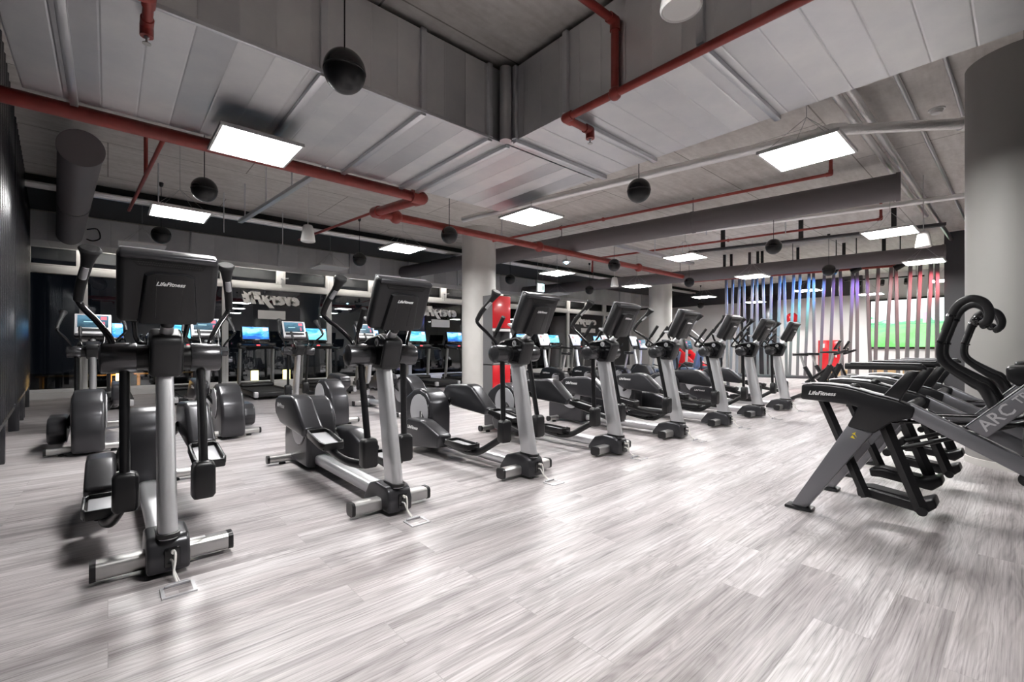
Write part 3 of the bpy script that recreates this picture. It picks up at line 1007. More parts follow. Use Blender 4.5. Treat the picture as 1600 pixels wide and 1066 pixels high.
def make_elliptical(up, label, group):
    """up = -1: left pedal raised, +1: right pedal raised. local y runs from the front foot to the rear."""
    t = thing('elliptical_trainer', label, 'elliptical trainer', (0, 0, 0), 0, group)
    # feet
    f = bar_x(-0.265, 0.265, 0, 0.064, 0.046, 0.040, 0.022).build('front_stabilizer', M_steel, t)
    for s in (-1, 1):
        bar_x(0.262 * s, 0.285 * s, 0, 0.064, 0.048, 0.043, 0.024).build('end_cap', M_black, f)
    MB().box((0.13, 0.012, 0.1045), (0.07, 0.03, 0.002)).build('paper_sticker', M_logo, f)
    f = bar_x(-0.315, 0.315, 1.82, 0.055, 0.034, 0.034, 0.026).build('rear_stabilizer', M_steel, t)
    for s in (-1, 1):
        bar_x(0.312 * s, 0.335 * s, 1.82, 0.055, 0.036, 0.036, 0.027).build('end_cap', M_black, f)
        MB().lathe([(0.030, 0.0), (0.028, 0.015), (0.012, 0.02)][::-1], (0.20 * s, 1.82, 0.0)).build('levelling_foot', M_rubber, f)
    MB().box((0.17, 1.835, 0.0895), (0.09, 0.03, 0.002)).build('paper_sticker', M_logo, f)
    # beam
    MB().loft([[(p[0], y, 0.098 + p[1]) for p in rrect(0.062, 0.046, 0.036)] for y in (0.15, 1.42)]).build('frame_beam', M_silver, t)
    # base cover
    b = MB().prism([(-0.145, 0.022), (-0.150, 0.10), (-0.125, 0.165), (-0.09, 0.188), (0.06, 0.196), (0.16, 0.165), (0.245, 0.055), (0.245, 0.022)], 'x', -0.085, 0.085, 0.022, 3).build('base_cover', M_anth, t)
    mb = MB()
    mb.box((0.012, -0.150, 0.095), (0.062, 0.014, 0.095), bev=0.008)
    mb.build('power_socket', M_gloss, b)
    mb = MB()
    mb.tube([(0.014, -0.155, 0.125), (0.02, -0.185, 0.125), (0.018, -0.20, 0.09), (0.012, -0.215, 0.045), (0.02, -0.26, 0.010)], 0.0055, 8, 4)
    mb.tube([(0.004, -0.155, 0.088), (0.01, -0.18, 0.085), (0.014, -0.205, 0.05), (0.03, -0.262, 0.010)], 0.0045, 8, 4)
    mb.cyl((0.014, -0.15, 0.125), (0.014, -0.178, 0.125), 0.009, seg=10)
    mb.build('power_cable', M_cable, b)
    # post
    secs = []
    for k in range(2):
        y0, z0 = ((-0.055, 0.175), (0.105, 0.985))[k]
        w, d = ((0.039, 0.082), (0.035, 0.076))[k]
        secs.append([(q[0], y0 + q[1], z0) for q in rrect(w, d, w * 0.9, 7)])
    p = MB().loft(secs).build('post', M_silver, t)
    MB().loft([[(1.18 * q[0], -0.055 + 1.18 * (q[1] + 0.055), z) for q in secs[0]] for z in (0.185, 0.205)]).build('post_collar', M_black, p)
    # head
    h = MB().prism([(0.005, 0.955), (-0.062, 1.125), (-0.050, 1.160), (0.035, 1.200), (0.20, 1.178), (0.285, 1.150), (0.285, 1.085), (0.20, 0.99), (0.12, 0.955)], 'x', -0.066, 0.066, 0.018, 3).build('head_housing', M_console, t)
    for s in (-1, 1):
        mb = MB().prism([(0.012, 0.975), (-0.040, 1.12), (-0.030, 1.148), (0.036, 1.182), (0.19, 1.165), (0.265, 1.14), (0.26, 1.09), (0.19, 1.005)], 'x', 0.0655 * s, 0.0695 * s, 0.0015, 1)
        mb.build('side_panel', M_gloss, h)
        x = 0.071 * s
        mb = MB().lathe([(0.026, -0.001), (0.026, 0.001)], (x, 0.062, 1.140), 'x', 24)
        mb.build('emblem_disc', M_bezel, h)
        mb = MB()
        xx = x + 0.002 * s
        mb.tube([(xx, 0.055, 1.122), (xx, 0.064, 1.136), (xx, 0.070, 1.150)], [0.002, 0.0045, 0.003], 6, sx=0.4)
        mb.tube([(xx, 0.066, 1.134), (xx, 0.058, 1.142), (xx, 0.050, 1.140)], 0.0028, 6, sx=0.4)
        mb.tube([(xx, 0.066, 1.136), (xx, 0.074, 1.128), (xx, 0.070, 1.118)], 0.0028, 6, sx=0.4)
        mb.build('emblem_figure', M_gloss, h)
    # pivots, arms, handles
    for s in (-1, 1):
        raised = (s == up)
        yb = 0.0 if raised else 0.095
        dz = 0.012 if raised else -0.012
        pv_ = MB().lathe([(0.066, 0.066 * s), (0.066, 0.112 * s)], (0, 0.13, 1.05), 'x', 36).build('pivot_collar', M_black, t)
        MB().lathe([(0.0735, 0.112 * s), (0.075, 0.116 * s), (0.075, 0.238 * s), (0.072, 0.246 * s), (0.060, 0.252 * s), (0.030, 0.256 * s)], (0, 0.13, 1.05), 'x', 36).build('pivot_cylinder', M_pivot, t)
        arm = MB().tube([(0.158 * s, 0.13 - 0.01, 1.0), (0.158 * s, yb + 0.01, 0.48 + dz)], 0.0215, 16).build('swing_arm', M_tube, t)
        boot = MB().loft([[(0.155 * s + q[0], yb + q[1], z + dz) for q in rrect(w, d, 0.018)] for z, w, d in ((0.305, 0.044, 0.036), (0.322, 0.053, 0.043), (0.47, 0.052, 0.042), (0.488, 0.044, 0.036), (0.496, 0.030, 0.026))])
        boot.build('arm_boot', M_black, arm)
        # upper moving handle
        d = 0.0 if raised else 0.095
        pts = [(0.200 * s, 0.13, 1.10), (0.212 * s, 0.15, 1.15), (0.262 * s, 0.245 - 0.4 * d, 1.235), (0.312 * s, 0.325 - 0.8 * d, 1.30), (0.330 * s, 0.345 - d, 1.345), (0.318 * s, 0.285 - d, 1.42)]
        hb = MB().tube(pts, 0.0145, 12, 5).build('moving_handlebar', M_gloss, t)
        pts = [(0.331 * s, 0.346 - d, 1.338), (0.320 * s, 0.295 - d, 1.41), (0.298 * s, 0.21 - d, 1.49), (0.288 * s, 0.165 - d, 1.535), (0.283 * s, 0.145 - d, 1.562), (0.282 * s, 0.138 - d, 1.572)]
        MB().tube(pts, [0.019, 0.021, 0.022, 0.030, 0.044, 0.036], 16, 4).build('hand_grip', M_rubber, hb)
        a0, a1 = Vector((0.316 * s, 0.255 - d, 1.445)), Vector((0.302 * s, 0.205 - d, 1.495))
        MB().tube([a0 + Vector((-0.004 * s, -0.012, -0.008)), a1 + Vector((-0.004 * s, -0.012, -0.008))], 0.0145, 10).build('pulse_sensor', M_bezel, hb)
        # fixed handle
        fx = MB().tube([(0.050 * s, 0.26, 1.12), (0.085 * s, 0.315, 1.125), (0.105 * s, 0.315, 1.155), (0.115 * s, 0.26, 1.225), (0.122 * s, 0.15, 1.365)], 0.0125, 12, 5).build('fixed_handle', M_gloss, t)
        MB().tube([(0.1155 * s, 0.245, 1.245), (0.122 * s, 0.145, 1.372)], [0.0185, 0.0185], 14).build('foam_grip', M_rubber, fx)
        # pedal arm, cover, foot plate
        if raised:
            pa = [(0.155 * s, 0.005, 0.345), (0.175 * s, 0.09, 0.322), (0.225 * s, 0.25, 0.332), (0.245 * s, 0.55, 0.385), (0.245 * s, 0.90, 0.475)]
            cv = [(1.57, 0.605), (1.53, 0.665), (1.46, 0.688), (1.10, 0.712), (1.02, 0.690), (0.76, 0.478), (0.80, 0.410), (1.40, 0.450), (1.545, 0.52)]
            pc, rx = (0.245 * s, 0.555, 0.425), R(9.5)
            lg = (1.37, 0.607)
        else:
            pa = [(0.155 * s, 0.10, 0.335), (0.165 * s, 0.17, 0.295), (0.20 * s, 0.36, 0.180), (0.235 * s, 0.46, 0.155), (0.245 * s, 0.60, 0.158), (0.245 * s, 0.95, 0.20)]
            cv = [(1.585, 0.20), (1.55, 0.31), (1.47, 0.36), (1.20, 0.368), (1.13, 0.350), (0.845, 0.255), (0.885, 0.130), (1.42, 0.062), (1.55, 0.10)]
            pc, rx = (0.245 * s, 0.60, 0.205), R(1.5)
            lg = (1.36, 0.275)
        arm2 = MB().tube(pa, 0.030, 12, 5, sx=1.0, sy=0.62, up=(0, 0, 1)).build('pedal_arm', M_black, t)
        MB().prism(cv, 'x', 0.178 * s, 0.332 * s, 0.028, 4).build('arm_cover', M_anth, arm2)
        Ml = basis((0.3328 * s, lg[0], lg[1]), (0, -s * -1.0, 0), (0, 0, 1)) if s > 0 else basis((-0.3328, lg[0], lg[1]), (0, -1, 0), (0, 0, 1))
        text_part('brand_lettering', 'LifeFitness', 0.050, M_logo, arm2, Ml, shear=0.35, bold=0.0008)
        mb = MB()
        mb.box((0, 0, -0.008), (0.150, 0.37, 0.024), bev=0.010)
        rim = [(-0.078, -0.13, 0.0), (-0.078, 0.12, 0.0), (-0.062, 0.178, 0.0), (0.062, 0.178, 0.0), (0.078, 0.12, 0.0), (0.078, -0.13, 0.0), (0.062, -0.182, 0.0), (-0.062, -0.182, 0.0)]
        for k in range(8):
            q0, q1 = Vector(rim[k]), Vector(rim[(k + 1) % 8])
            hgt = 0.052 if k in (6, 7, 5, 0) else 0.034
            mdl = (q0 + q1) / 2
            ang = math.atan2((q1 - q0).y, (q1 - q0).x)
            mb.box((mdl.x, mdl.y, 0.010), ((q1 - q0).length + 0.012, 0.014, hgt), (0, 0, ang), 0.005, 2)
        mb.box((0, 0.02, -0.035), (0.07, 0.22, 0.04), bev=0.01)
        Mp = Matrix.Translation(pc) @ Matrix.Rotation(rx, 4, 'X')
        ft = mb.xform(Mp).build('foot_plate', M_black, arm2)
        MB().box((0, -0.01, 0.006), (0.118, 0.30, 0.006), bev=0.002).xform(Mp).build('tread_mat', M_plate, arm2)
    # flywheel housing
    fh = MB().prism([(1.33, 0.03), (1.325, 0.40), (1.355, 0.53), (1.44, 0.62), (1.56, 0.655), (1.71, 0.636), (1.88, 0.545), (1.98, 0.42), (2.015, 0.25), (2.015, 0.03)], 'x', -0.128, 0.128, 0.038, 4).build('flywheel_housing', M_anth, t)
    for s in (-1, 1):
        MB().lathe([(0.198, 0.125 * s), (0.198, 0.133 * s)], (0, 1.56, 0.405), 'x', 40).build('disc_rim', M_gloss, fh)
        MB().lathe([(0.188, 0.130 * s), (0.186, 0.140 * s), (0.15, 0.146 * s)], (0, 1.56, 0.405), 'x', 40).build('side_disc', M_plate, fh)
        MB().cyl((0.12 * s, 1.52, 0.40), (0.19 * s, 1.40, 0.52 if s == up else 0.24), 0.03, seg=14).build('crank_arm', M_black, fh)
    # console, tilted back towards the front
    Mc = Matrix.Translation((0, -0.128, 1.392)) @ Matrix.Rotation(R(26.5), 4, 'X')
    c_ = MB().box((0, 0, 0), (0.386, 0.085, 0.348), bev=0.030, seg=4).xform(Mc).build('console', M_console, t)
    MB().box((0, -0.012, 0.158), (0.375, 0.078, 0.034), bev=0.015, seg=3).xform(Mc).build('top_roll', M_anth, c_)
    mb = MB().loft([[(sx_ * w, y, z) for sx_, w, z in ((-1, wb, -0.162), (1, wb, -0.162), (1, wt, 0.075), (0.7, wt, 0.088), (-0.7, wt, 0.088), (-1, wt, 0.075))] for y, wb, wt in ((-0.038, 0.118, 0.098), (-0.066, 0.112, 0.090), (-0.070, 0.104, 0.084))])
    mb.xform(Mc).build('raised_back_panel', M_black, c_)
    mb = MB()
    for q in (-0.052, 0.048):
        MB().box((q, -0.0695, -0.03), (0.0022, 0.003, 0.20)).xform(Mc).build('panel_groove', M_gloss, c_)
    mb = MB().prism([(-0.142, 0.138), (0.142, 0.138), (0.125, 0.112), (-0.118, 0.112)], 'y', -0.0445, -0.041, 0.001, 1)
    mb.xform(Mc).build('vent_recess', M_hole, c_)
    mb = MB()
    for k in range(27):
        for j in range(2):
            mb.box((-0.117 + k * 0.009 + 0.0045 * j, -0.0452, 0.130 - 0.010 * j), (0.0055, 0.002, 0.0055))
    mb.xform(Mc).build('vent_grille', M_dark, c_)
    text_part('brand_lettering', 'LifeFitness', 0.026, M_logo, c_, Mc @ basis((0.0, -0.0712, 0.040), (1, 0, 0), (0, 0, 1)), shear=0.35, bold=0.0006)
    mb = MB()
    for q in (-0.15, 0.0, 0.15):
        mb.lathe([(0.006, -0.0475), (0.006, -0.040)], (q, 0, 0.155), 'y', 10)
    mb.xform(Mc).build('screw_caps', M_gloss, c_)
    # user side: bezel, screen, key strip, tray
    MB().box((0, 0.040, 0.008), (0.372, 0.012, 0.325), bev=0.006, seg=2).xform(Mc).build('bezel', M_bezel, c_)
    MB().box((0, 0.0455, 0.055), (0.315, 0.004, 0.185)).xform(Mc).build('screen', M_scr_dark, c_)
    MB().box((0, 0.046, -0.075), (0.30, 0.004, 0.045), bev=0.002, seg=1).xform(Mc).build('key_strip', M_dark, c_)
    MB().box((0, 0.065, -0.150), (0.36, 0.075, 0.022), bev=0.009).xform(Mc).build('accessory_tray', M_bezel, c_)
    kn = MB().sphere((0, -0.060, 1.225), 0.031, seg=20).build('tilt_knuckle', M_dark, t)
    MB().cyl((0, -0.062, 1.222), (0, 0.005, 1.17), 0.026, 0.030, seg=20).build('neck', M_silver, kn)
    return t


EY = 2.87
GR1 = 'elliptical trainers in the front row'
e_left = make_elliptical(-1, '', GR1)     # left side raised
e_right = make_elliptical(1, '', GR1)
row = [(0.22, 1, 'nearest elliptical trainer of the front row, at far left facing the viewer'),
       (1.44, -1, 'second elliptical trainer of the front row, left of the round column'),
       (2.70, 1, 'third elliptical trainer of the front row, before the red cabinet'),
       (3.94, 1, 'fourth elliptical trainer of the front row, just right of centre'),
       (5.21, -1, 'fifth elliptical trainer of the front row, in front of the distant column'),
       (6.50, -1, 'sixth elliptical trainer of the front row, third from its far end'),
       (7.74, 1, 'seventh elliptical trainer of the front row, second from its far end'),
       (8.99, 1, 'last elliptical trainer at the far end of the front row')]
used = {1: False, -1: False}
for u, up, lab in row:
    src = e_right if up > 0 else e_left
    if not used[up]:
        src.location = (u, EY, 0)
        src['label'] = lab
        used[up] = True
    else:
        dup(src, (u, EY, 0), 0, lab)
GR2 = 'elliptical trainers in the back row facing the windows'
for u, up, lab in [(-0.15, -1, 'elliptical trainer of the back row, nearest the slatted screens, its display facing the room'),
                   (1.13, 1, 'second elliptical trainer of the back row, half hidden behind the nearest one'),
                   (2.42, -1, 'third elliptical trainer of the back row, display lit at left of the second front one'),
                   (3.70, 1, 'fourth elliptical trainer of the back row, mostly hidden behind the second front one')]:
    dup(e_right if up > 0 else e_left, (u, 8.32, 0), math.pi, lab, GR2)

# floor sockets in front of the front row
def make_socket():
    t = thing('floor_socket', '', 'floor socket', (0, 0, 0), 0, 'floor sockets of the front row')
    mb = MB()
    for c0, s0 in (((0, 0.052, 0.003), (0.13, 0.014, 0.006)), ((0, -0.052, 0.003), (0.13, 0.014, 0.006)), ((0.058, 0, 0.003), (0.014, 0.09, 0.006)), ((-0.058, 0, 0.003), (0.014, 0.09, 0.006))):
        mb.box(c0, s0)
    mb.build('metal_frame', M_bezel, t)
    MB().box((0, 0, 0.002), (0.104, 0.092, 0.004)).build('lid', M_floor, t)
    MB().prism([(-0.05, 0.042), (0.05, 0.042), (0.04, 0.062), (-0.04, 0.062)], 'z', 0.004, 0.016, 0.002, 1).build('cable_flap', M_plate, t)
    return t


fs = make_socket()
for k, (u, up, lab) in enumerate(row):
    nm = ['nearest', 'second', 'third', 'fourth', 'fifth', 'sixth', 'seventh', 'last'][k]
    l2 = 'small metal framed floor socket in front of the %s elliptical trainer of the front row' % nm
    if k == 0:
        fs.location = (u + 0.02, EY - 0.32, 0)
        fs['label'] = l2
    else:
        dup(fs, (u + 0.02, EY - 0.32, 0), 0, l2)

# ------------------------------------------------------------------ arc trainers
def make_arc(label):
    t = thing('arc_trainer', label, 'arc trainer', (0, 0, 0), 0, 'arc trainers')
    W = 0.325
    for s in (-1, 1):
        xc = W * s
        xa, xb = xc - 0.037, xc + 0.037
        lg = MB().prism([(0.02, 0.022), (-0.075, 0.022), (-0.432, 0.58), (-0.302, 0.61)], 'x', xa, xb, 0.010, 2).build('rear_leg', M_arc, t)
        MB().box((xc, -0.025, 0.012), (0.105, 0.16, 0.022), bev=0.008).build('foot_plate', M_dark, lg)
        if s < 0:
            xx = xa - 0.001
            mb = MB()
            mb.prism([(-0.318, 0.535), (-0.343, 0.528), (-0.330, 0.550)], 'x', xx - 0.001, xx)
            mb.prism([(-0.336, 0.560), (-0.352, 0.538), (-0.340, 0.565)], 'x', xx - 0.001, xx)
            mb.prism([(-0.326, 0.560), (-0.347, 0.572), (-0.338, 0.553)], 'x', xx - 0.001, xx)
            mb.build('yellow_mark', M_yellow, lg)
        body = [(-0.045, 0.755), (-0.048, 0.852), (-0.12, 0.862), (-0.20, 0.862), (-0.285, 0.855), (-0.36, 0.838), (-0.434, 0.815), (-0.50, 0.800), (-0.555, 0.785), (-0.628, 0.755), (-0.615, 0.690), (-0.52, 0.655), (-0.436, 0.575), (-0.300, 0.603), (-0.358, 0.732), (-0.30, 0.742), (-0.20, 0.748)]
        bo = MB().prism(body, 'x', xc - 0.048, xc + 0.048, 0.012, 3).build('side_body', M_dark, t)
        top = [(q[0], q[1] + 0.004) for q in body[1:9]]
        mb = MB().loft([[(xc - 0.043, q[0], q[1]), (xc + 0.043, q[0], q[1]), (xc + 0.036, q[0], q[1] + 0.006), (xc - 0.036, q[0], q[1] + 0.006)] for q in top])
        mb.build('top_highlight', M_plate, bo)  # gloss highlight along the body top, put in as a pale strip
        text_part('brand_lettering', 'LifeFitness', 0.036, M_logo, bo, basis((xc + 0.049 * s, -0.165, 0.802), (0, s, 0), (0, 0, 1)), shear=0.35, bold=0.0008)
        MB().lathe([(0.03, 0.0), (0.03, 0.018), (0.016, 0.03)], (xc - 0.02 * s, -0.33, 0.842), seg=18).build('bolt_cap', M_dark, bo)
        # main beam down to the front
        MB().prism([(-0.600, 0.778), (-0.600, 0.690), (-1.048, 0.437), (-1.76, 0.055), (-1.80, 0.15), (-1.046, 0.530)], 'x', xa, xb, 0.012, 2).build('frame_beam', M_arc, t)
        wh = MB().lathe([(0.034, -0.014), (0.036, -0.010), (0.036, 0.010), (0.034, 0.014)], (xc, -1.062, 0.418), 'x', 24).build('roller_wheel', M_rubber, t)
        MB().lathe([(0.014, -0.018), (0.014, 0.018)], (xc, -1.062, 0.418), 'x', 16).build('hub', M_steel, wh)
        # lettered diagonal arm
        ar = MB().prism([(-0.835, 0.668), (-0.915, 0.615), (-1.05, 0.772), (-1.32, 1.09), (-1.36, 1.20), (-1.29, 1.20), (-1.05, 0.905)], 'x', xa - 0.004, xb + 0.004, 0.010, 2).build('lettered_arm', M_arc, t)
        MB().prism([(-0.838, 0.674), (-0.832, 0.668), (-1.047, 0.905), (-1.05, 0.912)], 'x', xa, xb).build('edge_trim', M_bezel, ar)
        d = Vector((0, -0.215, 0.237)).normalized()
        upv = Vector((0, 0.237, 0.215)).normalized()
        if s < 0:
            o = Vector((xa - 0.0055, -0.955, 0.735))
            text_part('model_lettering', 'ARC', 0.085, M_bezel, ar, basis(o - d * 0.005, d, upv), bold=0.001)
            text_part('model_lettering_small', 'TRAINER', 0.055, M_bezel, ar, basis(o + d * 0.215 + upv * 0.008, d, upv), bold=0.0008)
        # arm rest
        rs = MB().prism([(-0.59, 0.965), (-0.645, 0.965), (-0.550, 0.775), (-0.470, 0.800)], 'x', xc - 0.03, xc + 0.03, 0.008, 2).build('arm_rest', M_black, t)
        MB().tube([(xc, -0.30, 0.985), (xc, -0.31, 0.985), (xc, -0.62, 0.988), (xc, -0.655, 0.978)], [0.019, 0.021, 0.022, 0.018], 14, 3).build('rest_pad', M_rubber, rs)
        MB().box((xc, -0.48, 1.0085), (0.030, 0.34, 0.006), bev=0.003).build('pad_top', M_plate, rs)
        # moving handle
        dy = 0.0 if s < 0 else 0.022
        xh = 0.275 * s
        pts = [(xh, -0.945, 0.77), (xh, -0.905, 0.870), (xh, -0.86, 0.905), (xh, -0.765 + dy * 0.6, 0.985), (xh, -0.727 + dy, 1.045), (xh, -0.728 + dy, 1.13), (xh, -0.750 + dy, 1.21)]
        hb = MB().tube(pts, [0.028, 0.028, 0.024, 0.019, 0.018, 0.018, 0.018], 14, 5).build('moving_handle', M_black, t)
        pts = [(xh, -0.745 + dy, 1.20), (xh, -0.771 + dy, 1.285), (xh, -0.80 + dy, 1.345), (xh, -0.85 + dy, 1.377), (xh - 0.006 * s, -0.90 + dy, 1.355), (xh - 0.015 * s, -0.922 + dy, 1.30), (xh - 0.03 * s, -0.915 + dy, 1.252), (xh - 0.05 * s, -0.895 + dy, 1.238)]
        MB().tube(pts, [0.0185, 0.0195, 0.0205, 0.021, 0.021, 0.021, 0.021, 0.020], 14, 5).build('foam_grip', M_rubber, hb)
        MB().sphere((xh - 0.07 * s, -0.872 + dy, 1.262), 0.022, seg=16).build('grip_ball', M_gloss, hb)
        for q in ((-0.729, 1.132), (-0.770, 1.283)):
            MB().cyl((xh, q[0] + dy, q[1] - 0.005), (xh, q[0] - 0.004 + dy, q[1] + 0.007), 0.0225, seg=16).build('clamp_ring', M_gloss, hb)
        # pedal, four links
        dq, dzq = (0.0, 0.0) if s < 0 else (0.012, 0.045)
        pd = MB()
        xp = 0.215 * s
        pd.prism([(-0.34, 0.150), (-0.33, 0.205), (-0.40, 0.215), (-0.62, 0.185), (-0.70, 0.225), (-0.715, 0.175), (-0.66, 0.120), (-0.40, 0.155)], 'x', xp - 0.075, xp + 0.075, 0.012, 3)
        pd.xform(Matrix.Translation((0, dq, dzq)))
        pm = pd.build('foot_pedal', M_black, t)
        MB().prism([(-0.35, 0.212), (-0.40, 0.222), (-0.60, 0.198), (-0.59, 0.190), (-0.40, 0.213), (-0.355, 0.206)], 'x', xp - 0.055, xp + 0.055).xform(Matrix.Translation((0, dq, dzq))).build('tread_mat', M_rubber, pm)
        for xl in (xp + 0.086 * s,):
            r0, r1 = Vector((xl, -0.155, 0.755)), Vector((xl, -0.388 + dq, 0.160 + dzq))
            MB().tube([r0, r1], 0.032, 4, sx=0.42, sy=0.92, up=(1, 0, 0)).build('rear_link', M_black, t)
            f0, f1 = Vector((xl, -0.465, 0.665)), Vector((xl, -0.650 + dq, 0.140 + dzq))
            l2 = MB().tube([f0, f1], 0.034, 4, sx=0.36, sy=1.0, up=(1, 0, 0)).build('front_link', M_black, t)
            MB().lathe([(0.026, -0.014), (0.026, 0.014)], f1, 'x', 18).build('pivot_bolt', M_rubber, l2)
        MB().cyl((xp, -0.489, 0.458), (xp * 0.8, -1.30, 0.80), 0.013, seg=10).build('push_rod', M_black, t)
        MB().cyl((xp * 1.1, -0.46, 0.642), (xp * 0.9, -1.25, 0.70), 0.011, seg=10).build('upper_rod', M_gloss, t)
        MB().cyl((xp - 0.09, -0.489, 0.458), (xp + 0.09, -0.489, 0.458), 0.022, seg=14).build('rod_pivot', M_black, t)
    # centre: cross tubes, drive housing, shroud, console
    MB().cyl((-W, -0.575, 0.735), (W, -0.575, 0.735), 0.030, seg=16).build('cross_tube', M_black, t)
    MB().cyl((-W, -0.17, 0.775), (W, -0.17, 0.775), 0.022, seg=16).build('rear_cross_tube', M_black, t)
    dh = MB().prism([(-1.06, 0.25), (-1.04, 0.62), (-1.12, 0.80), (-1.30, 0.86), (-1.68, 0.80), (-1.86, 0.55), (-1.90, 0.06), (-1.16, 0.06)], 'x', -0.20, 0.20, 0.04, 3).build('drive_housing', M_dark, t)
    MB().lathe([(0.22, 0.198), (0.22, 0.212), (0.19, 0.216)], (0, -1.42, 0.45), 'x', 36).build('side_disc', M_plate, dh)
    MB().lathe([(0.19, -0.216), (0.22, -0.212), (0.22, -0.198)], (0, -1.42, 0.45), 'x', 36).build('side_disc', M_plate, dh)
    MB().box((0, -1.80, 0.045), (0.78, 0.11, 0.07), bev=0.02).build('front_stabilizer', M_arc, t)
    MB().prism([(-0.985, 0.925), (-0.980, 0.995), (-1.02, 1.0), (-1.36, 1.0), (-1.40, 0.90), (-1.10, 0.880), (-1.02, 0.895)], 'x', -0.21, 0.21, 0.014, 3).build('shroud', M_black, t)
    MB().tube([(0, -1.36, 0.80), (0, -1.30, 1.10), (0, -1.24, 1.28)], 0.05, 12, 3, sx=0.9).build('mast', M_arc, t)
    Mc = Matrix.Translation((0, -1.20, 1.34)) @ Matrix.Rotation(R(28), 4, 'X')
    co = MB().box((0, 0, 0), (0.42, 0.08, 0.36), bev=0.03, seg=3).xform(Mc).build('console', M_black, t)
    MB().box((0, 0.039, 0.03), (0.34, 0.006, 0.22)).xform(Mc).build('screen', M_scr_dark, co)
    MB().tube([(-0.25, -1.20, 1.06), (-0.20, -1.08, 1.20), (0.20, -1.08, 1.20), (0.25, -1.20, 1.06)], 0.016, 10, 5).build('front_grip_bar', M_rubber, t)
    return t


arc = make_arc('nearest arc trainer with lettered grey frame, at the right edge before the column')
arc.location = (3.875, 1.05, 0)
dup(arc, (5.08, 1.03, 0), 0, 'second arc trainer, just behind the nearest one and partly hidden by it')
# ------------------------------------------------------------------ treadmills along the windows
def make_treadmill(label, scr):
    t = thing('treadmill', label, 'treadmill', (0, 0, 0), 0, 'treadmills along the windows')
    dk = MB().box((0, 0.98, 0.115), (0.80, 1.90, 0.11), bev=0.03, seg=3).build('deck', M_dark, t)
    MB().box((0, 0.86, 0.173), (0.54, 1.62, 0.012)).build('running_belt', M_belt, dk)
    for s in (-1, 1):
        MB().box((0.345 * s, 0.90, 0.176), (0.12, 1.60, 0.016), bev=0.005).build('side_rail', M_rubber, dk)
        MB().box((0.36 * s, 0.045, 0.115), (0.085, 0.10, 0.12), bev=0.02).build('rear_cap', M_bezel, dk)
        MB().lathe([(0.03, 0.0), (0.03, 0.065)], (0.33 * s, 0.25, 0.0), seg=14).build('foot', M_rubber, dk)
    MB().box((0, 1.72, 0.215), (0.72, 0.46, 0.12), bev=0.05, seg=3).build('motor_hood', M_dark, t)
    for s in (-1, 1):
        up = MB().tube([(0.36 * s, 1.72, 0.12), (0.355 * s, 1.66, 0.70), (0.35 * s, 1.60, 1.15)], [0.042, 0.038, 0.032], 12, 3, sx=1.0, sy=1.3).build('upright', M_steel, t)
        MB().tube([(0.35 * s, 1.66, 1.12), (0.355 * s, 1.35, 1.10), (0.36 * s, 1.05, 1.08)], [0.035, 0.03, 0.026], 12, 3).build('handrail', M_rubber, t)
    cp = MB().box((0, 1.60, 1.15), (0.80, 0.22, 0.10), (R(18), 0, 0), 0.03, 3).build('control_panel', M_black, t)
    MB().box((0, 1.475, 1.165), (0.07, 0.03, 0.03), (R(18), 0, 0), 0.006).build('stop_key', M_redscr, cp)
    MB().tube([(-0.25, 1.40, 1.13), (-0.2, 1.34, 1.14), (0.2, 1.34, 1.14), (0.25, 1.40, 1.13)], 0.017, 10, 4).build('front_bar', M_rubber, cp)
    MB().box((0, 1.72, 1.26), (0.16, 0.07, 0.16), bev=0.02).build('console_neck', M_black, t)
    Mc = Matrix.Translation((0, 1.74, 1.445)) @ Matrix.Rotation(R(-14), 4, 'X')
    co = MB().box((0, 0, 0), (0.62, 0.05, 0.37), bev=0.02, seg=3).xform(Mc).build('console', M_gloss, t)
    MB().box((0, -0.0265, 0.012), (0.565, 0.004, 0.30)).xform(Mc).build('screen', scr, co)
    return t


tr_a = make_treadmill('', M_scr_blue)
tr_b = make_treadmill('', M_scr_cyan)
TU = [(-0.05, 0, 'treadmill nearest the slatted screens in the window row'), (1.32, 1, 'treadmill behind the nearest elliptical console in the window row'),
      (2.68, 0, 'treadmill with deep blue display under the left window lettering'), (4.07, 1, 'treadmill with cyan display just left of the second front elliptical'),
      (5.55, 0, 'treadmill hidden behind the second front elliptical console'), (7.10, 1, 'treadmill with cyan display just right of the second front elliptical console'),
      (8.48, 0, 'treadmill with blue display just left of the round column'), (9.9, 1, 'treadmill behind the round column and red cabinet'),
      (11.5, 0, 'treadmill behind the third front elliptical console'), (13.2, 1, 'treadmill with small blue display right of the third front elliptical'),
      (14.6, 0, 'treadmill with dark display in the window row, right of the cabinet'), (16.0, 0, 'last visible treadmill far down the window row')]
sd = {0: tr_a, 1: tr_b}
seen = set()
for u, k, lab in TU:
    if k not in seen:
        sd[k].location = (u, 10.65, 0)
        sd[k]['label'] = lab
        seen.add(k)
    else:
        dup(sd[k], (u, 10.65, 0), 0, lab)

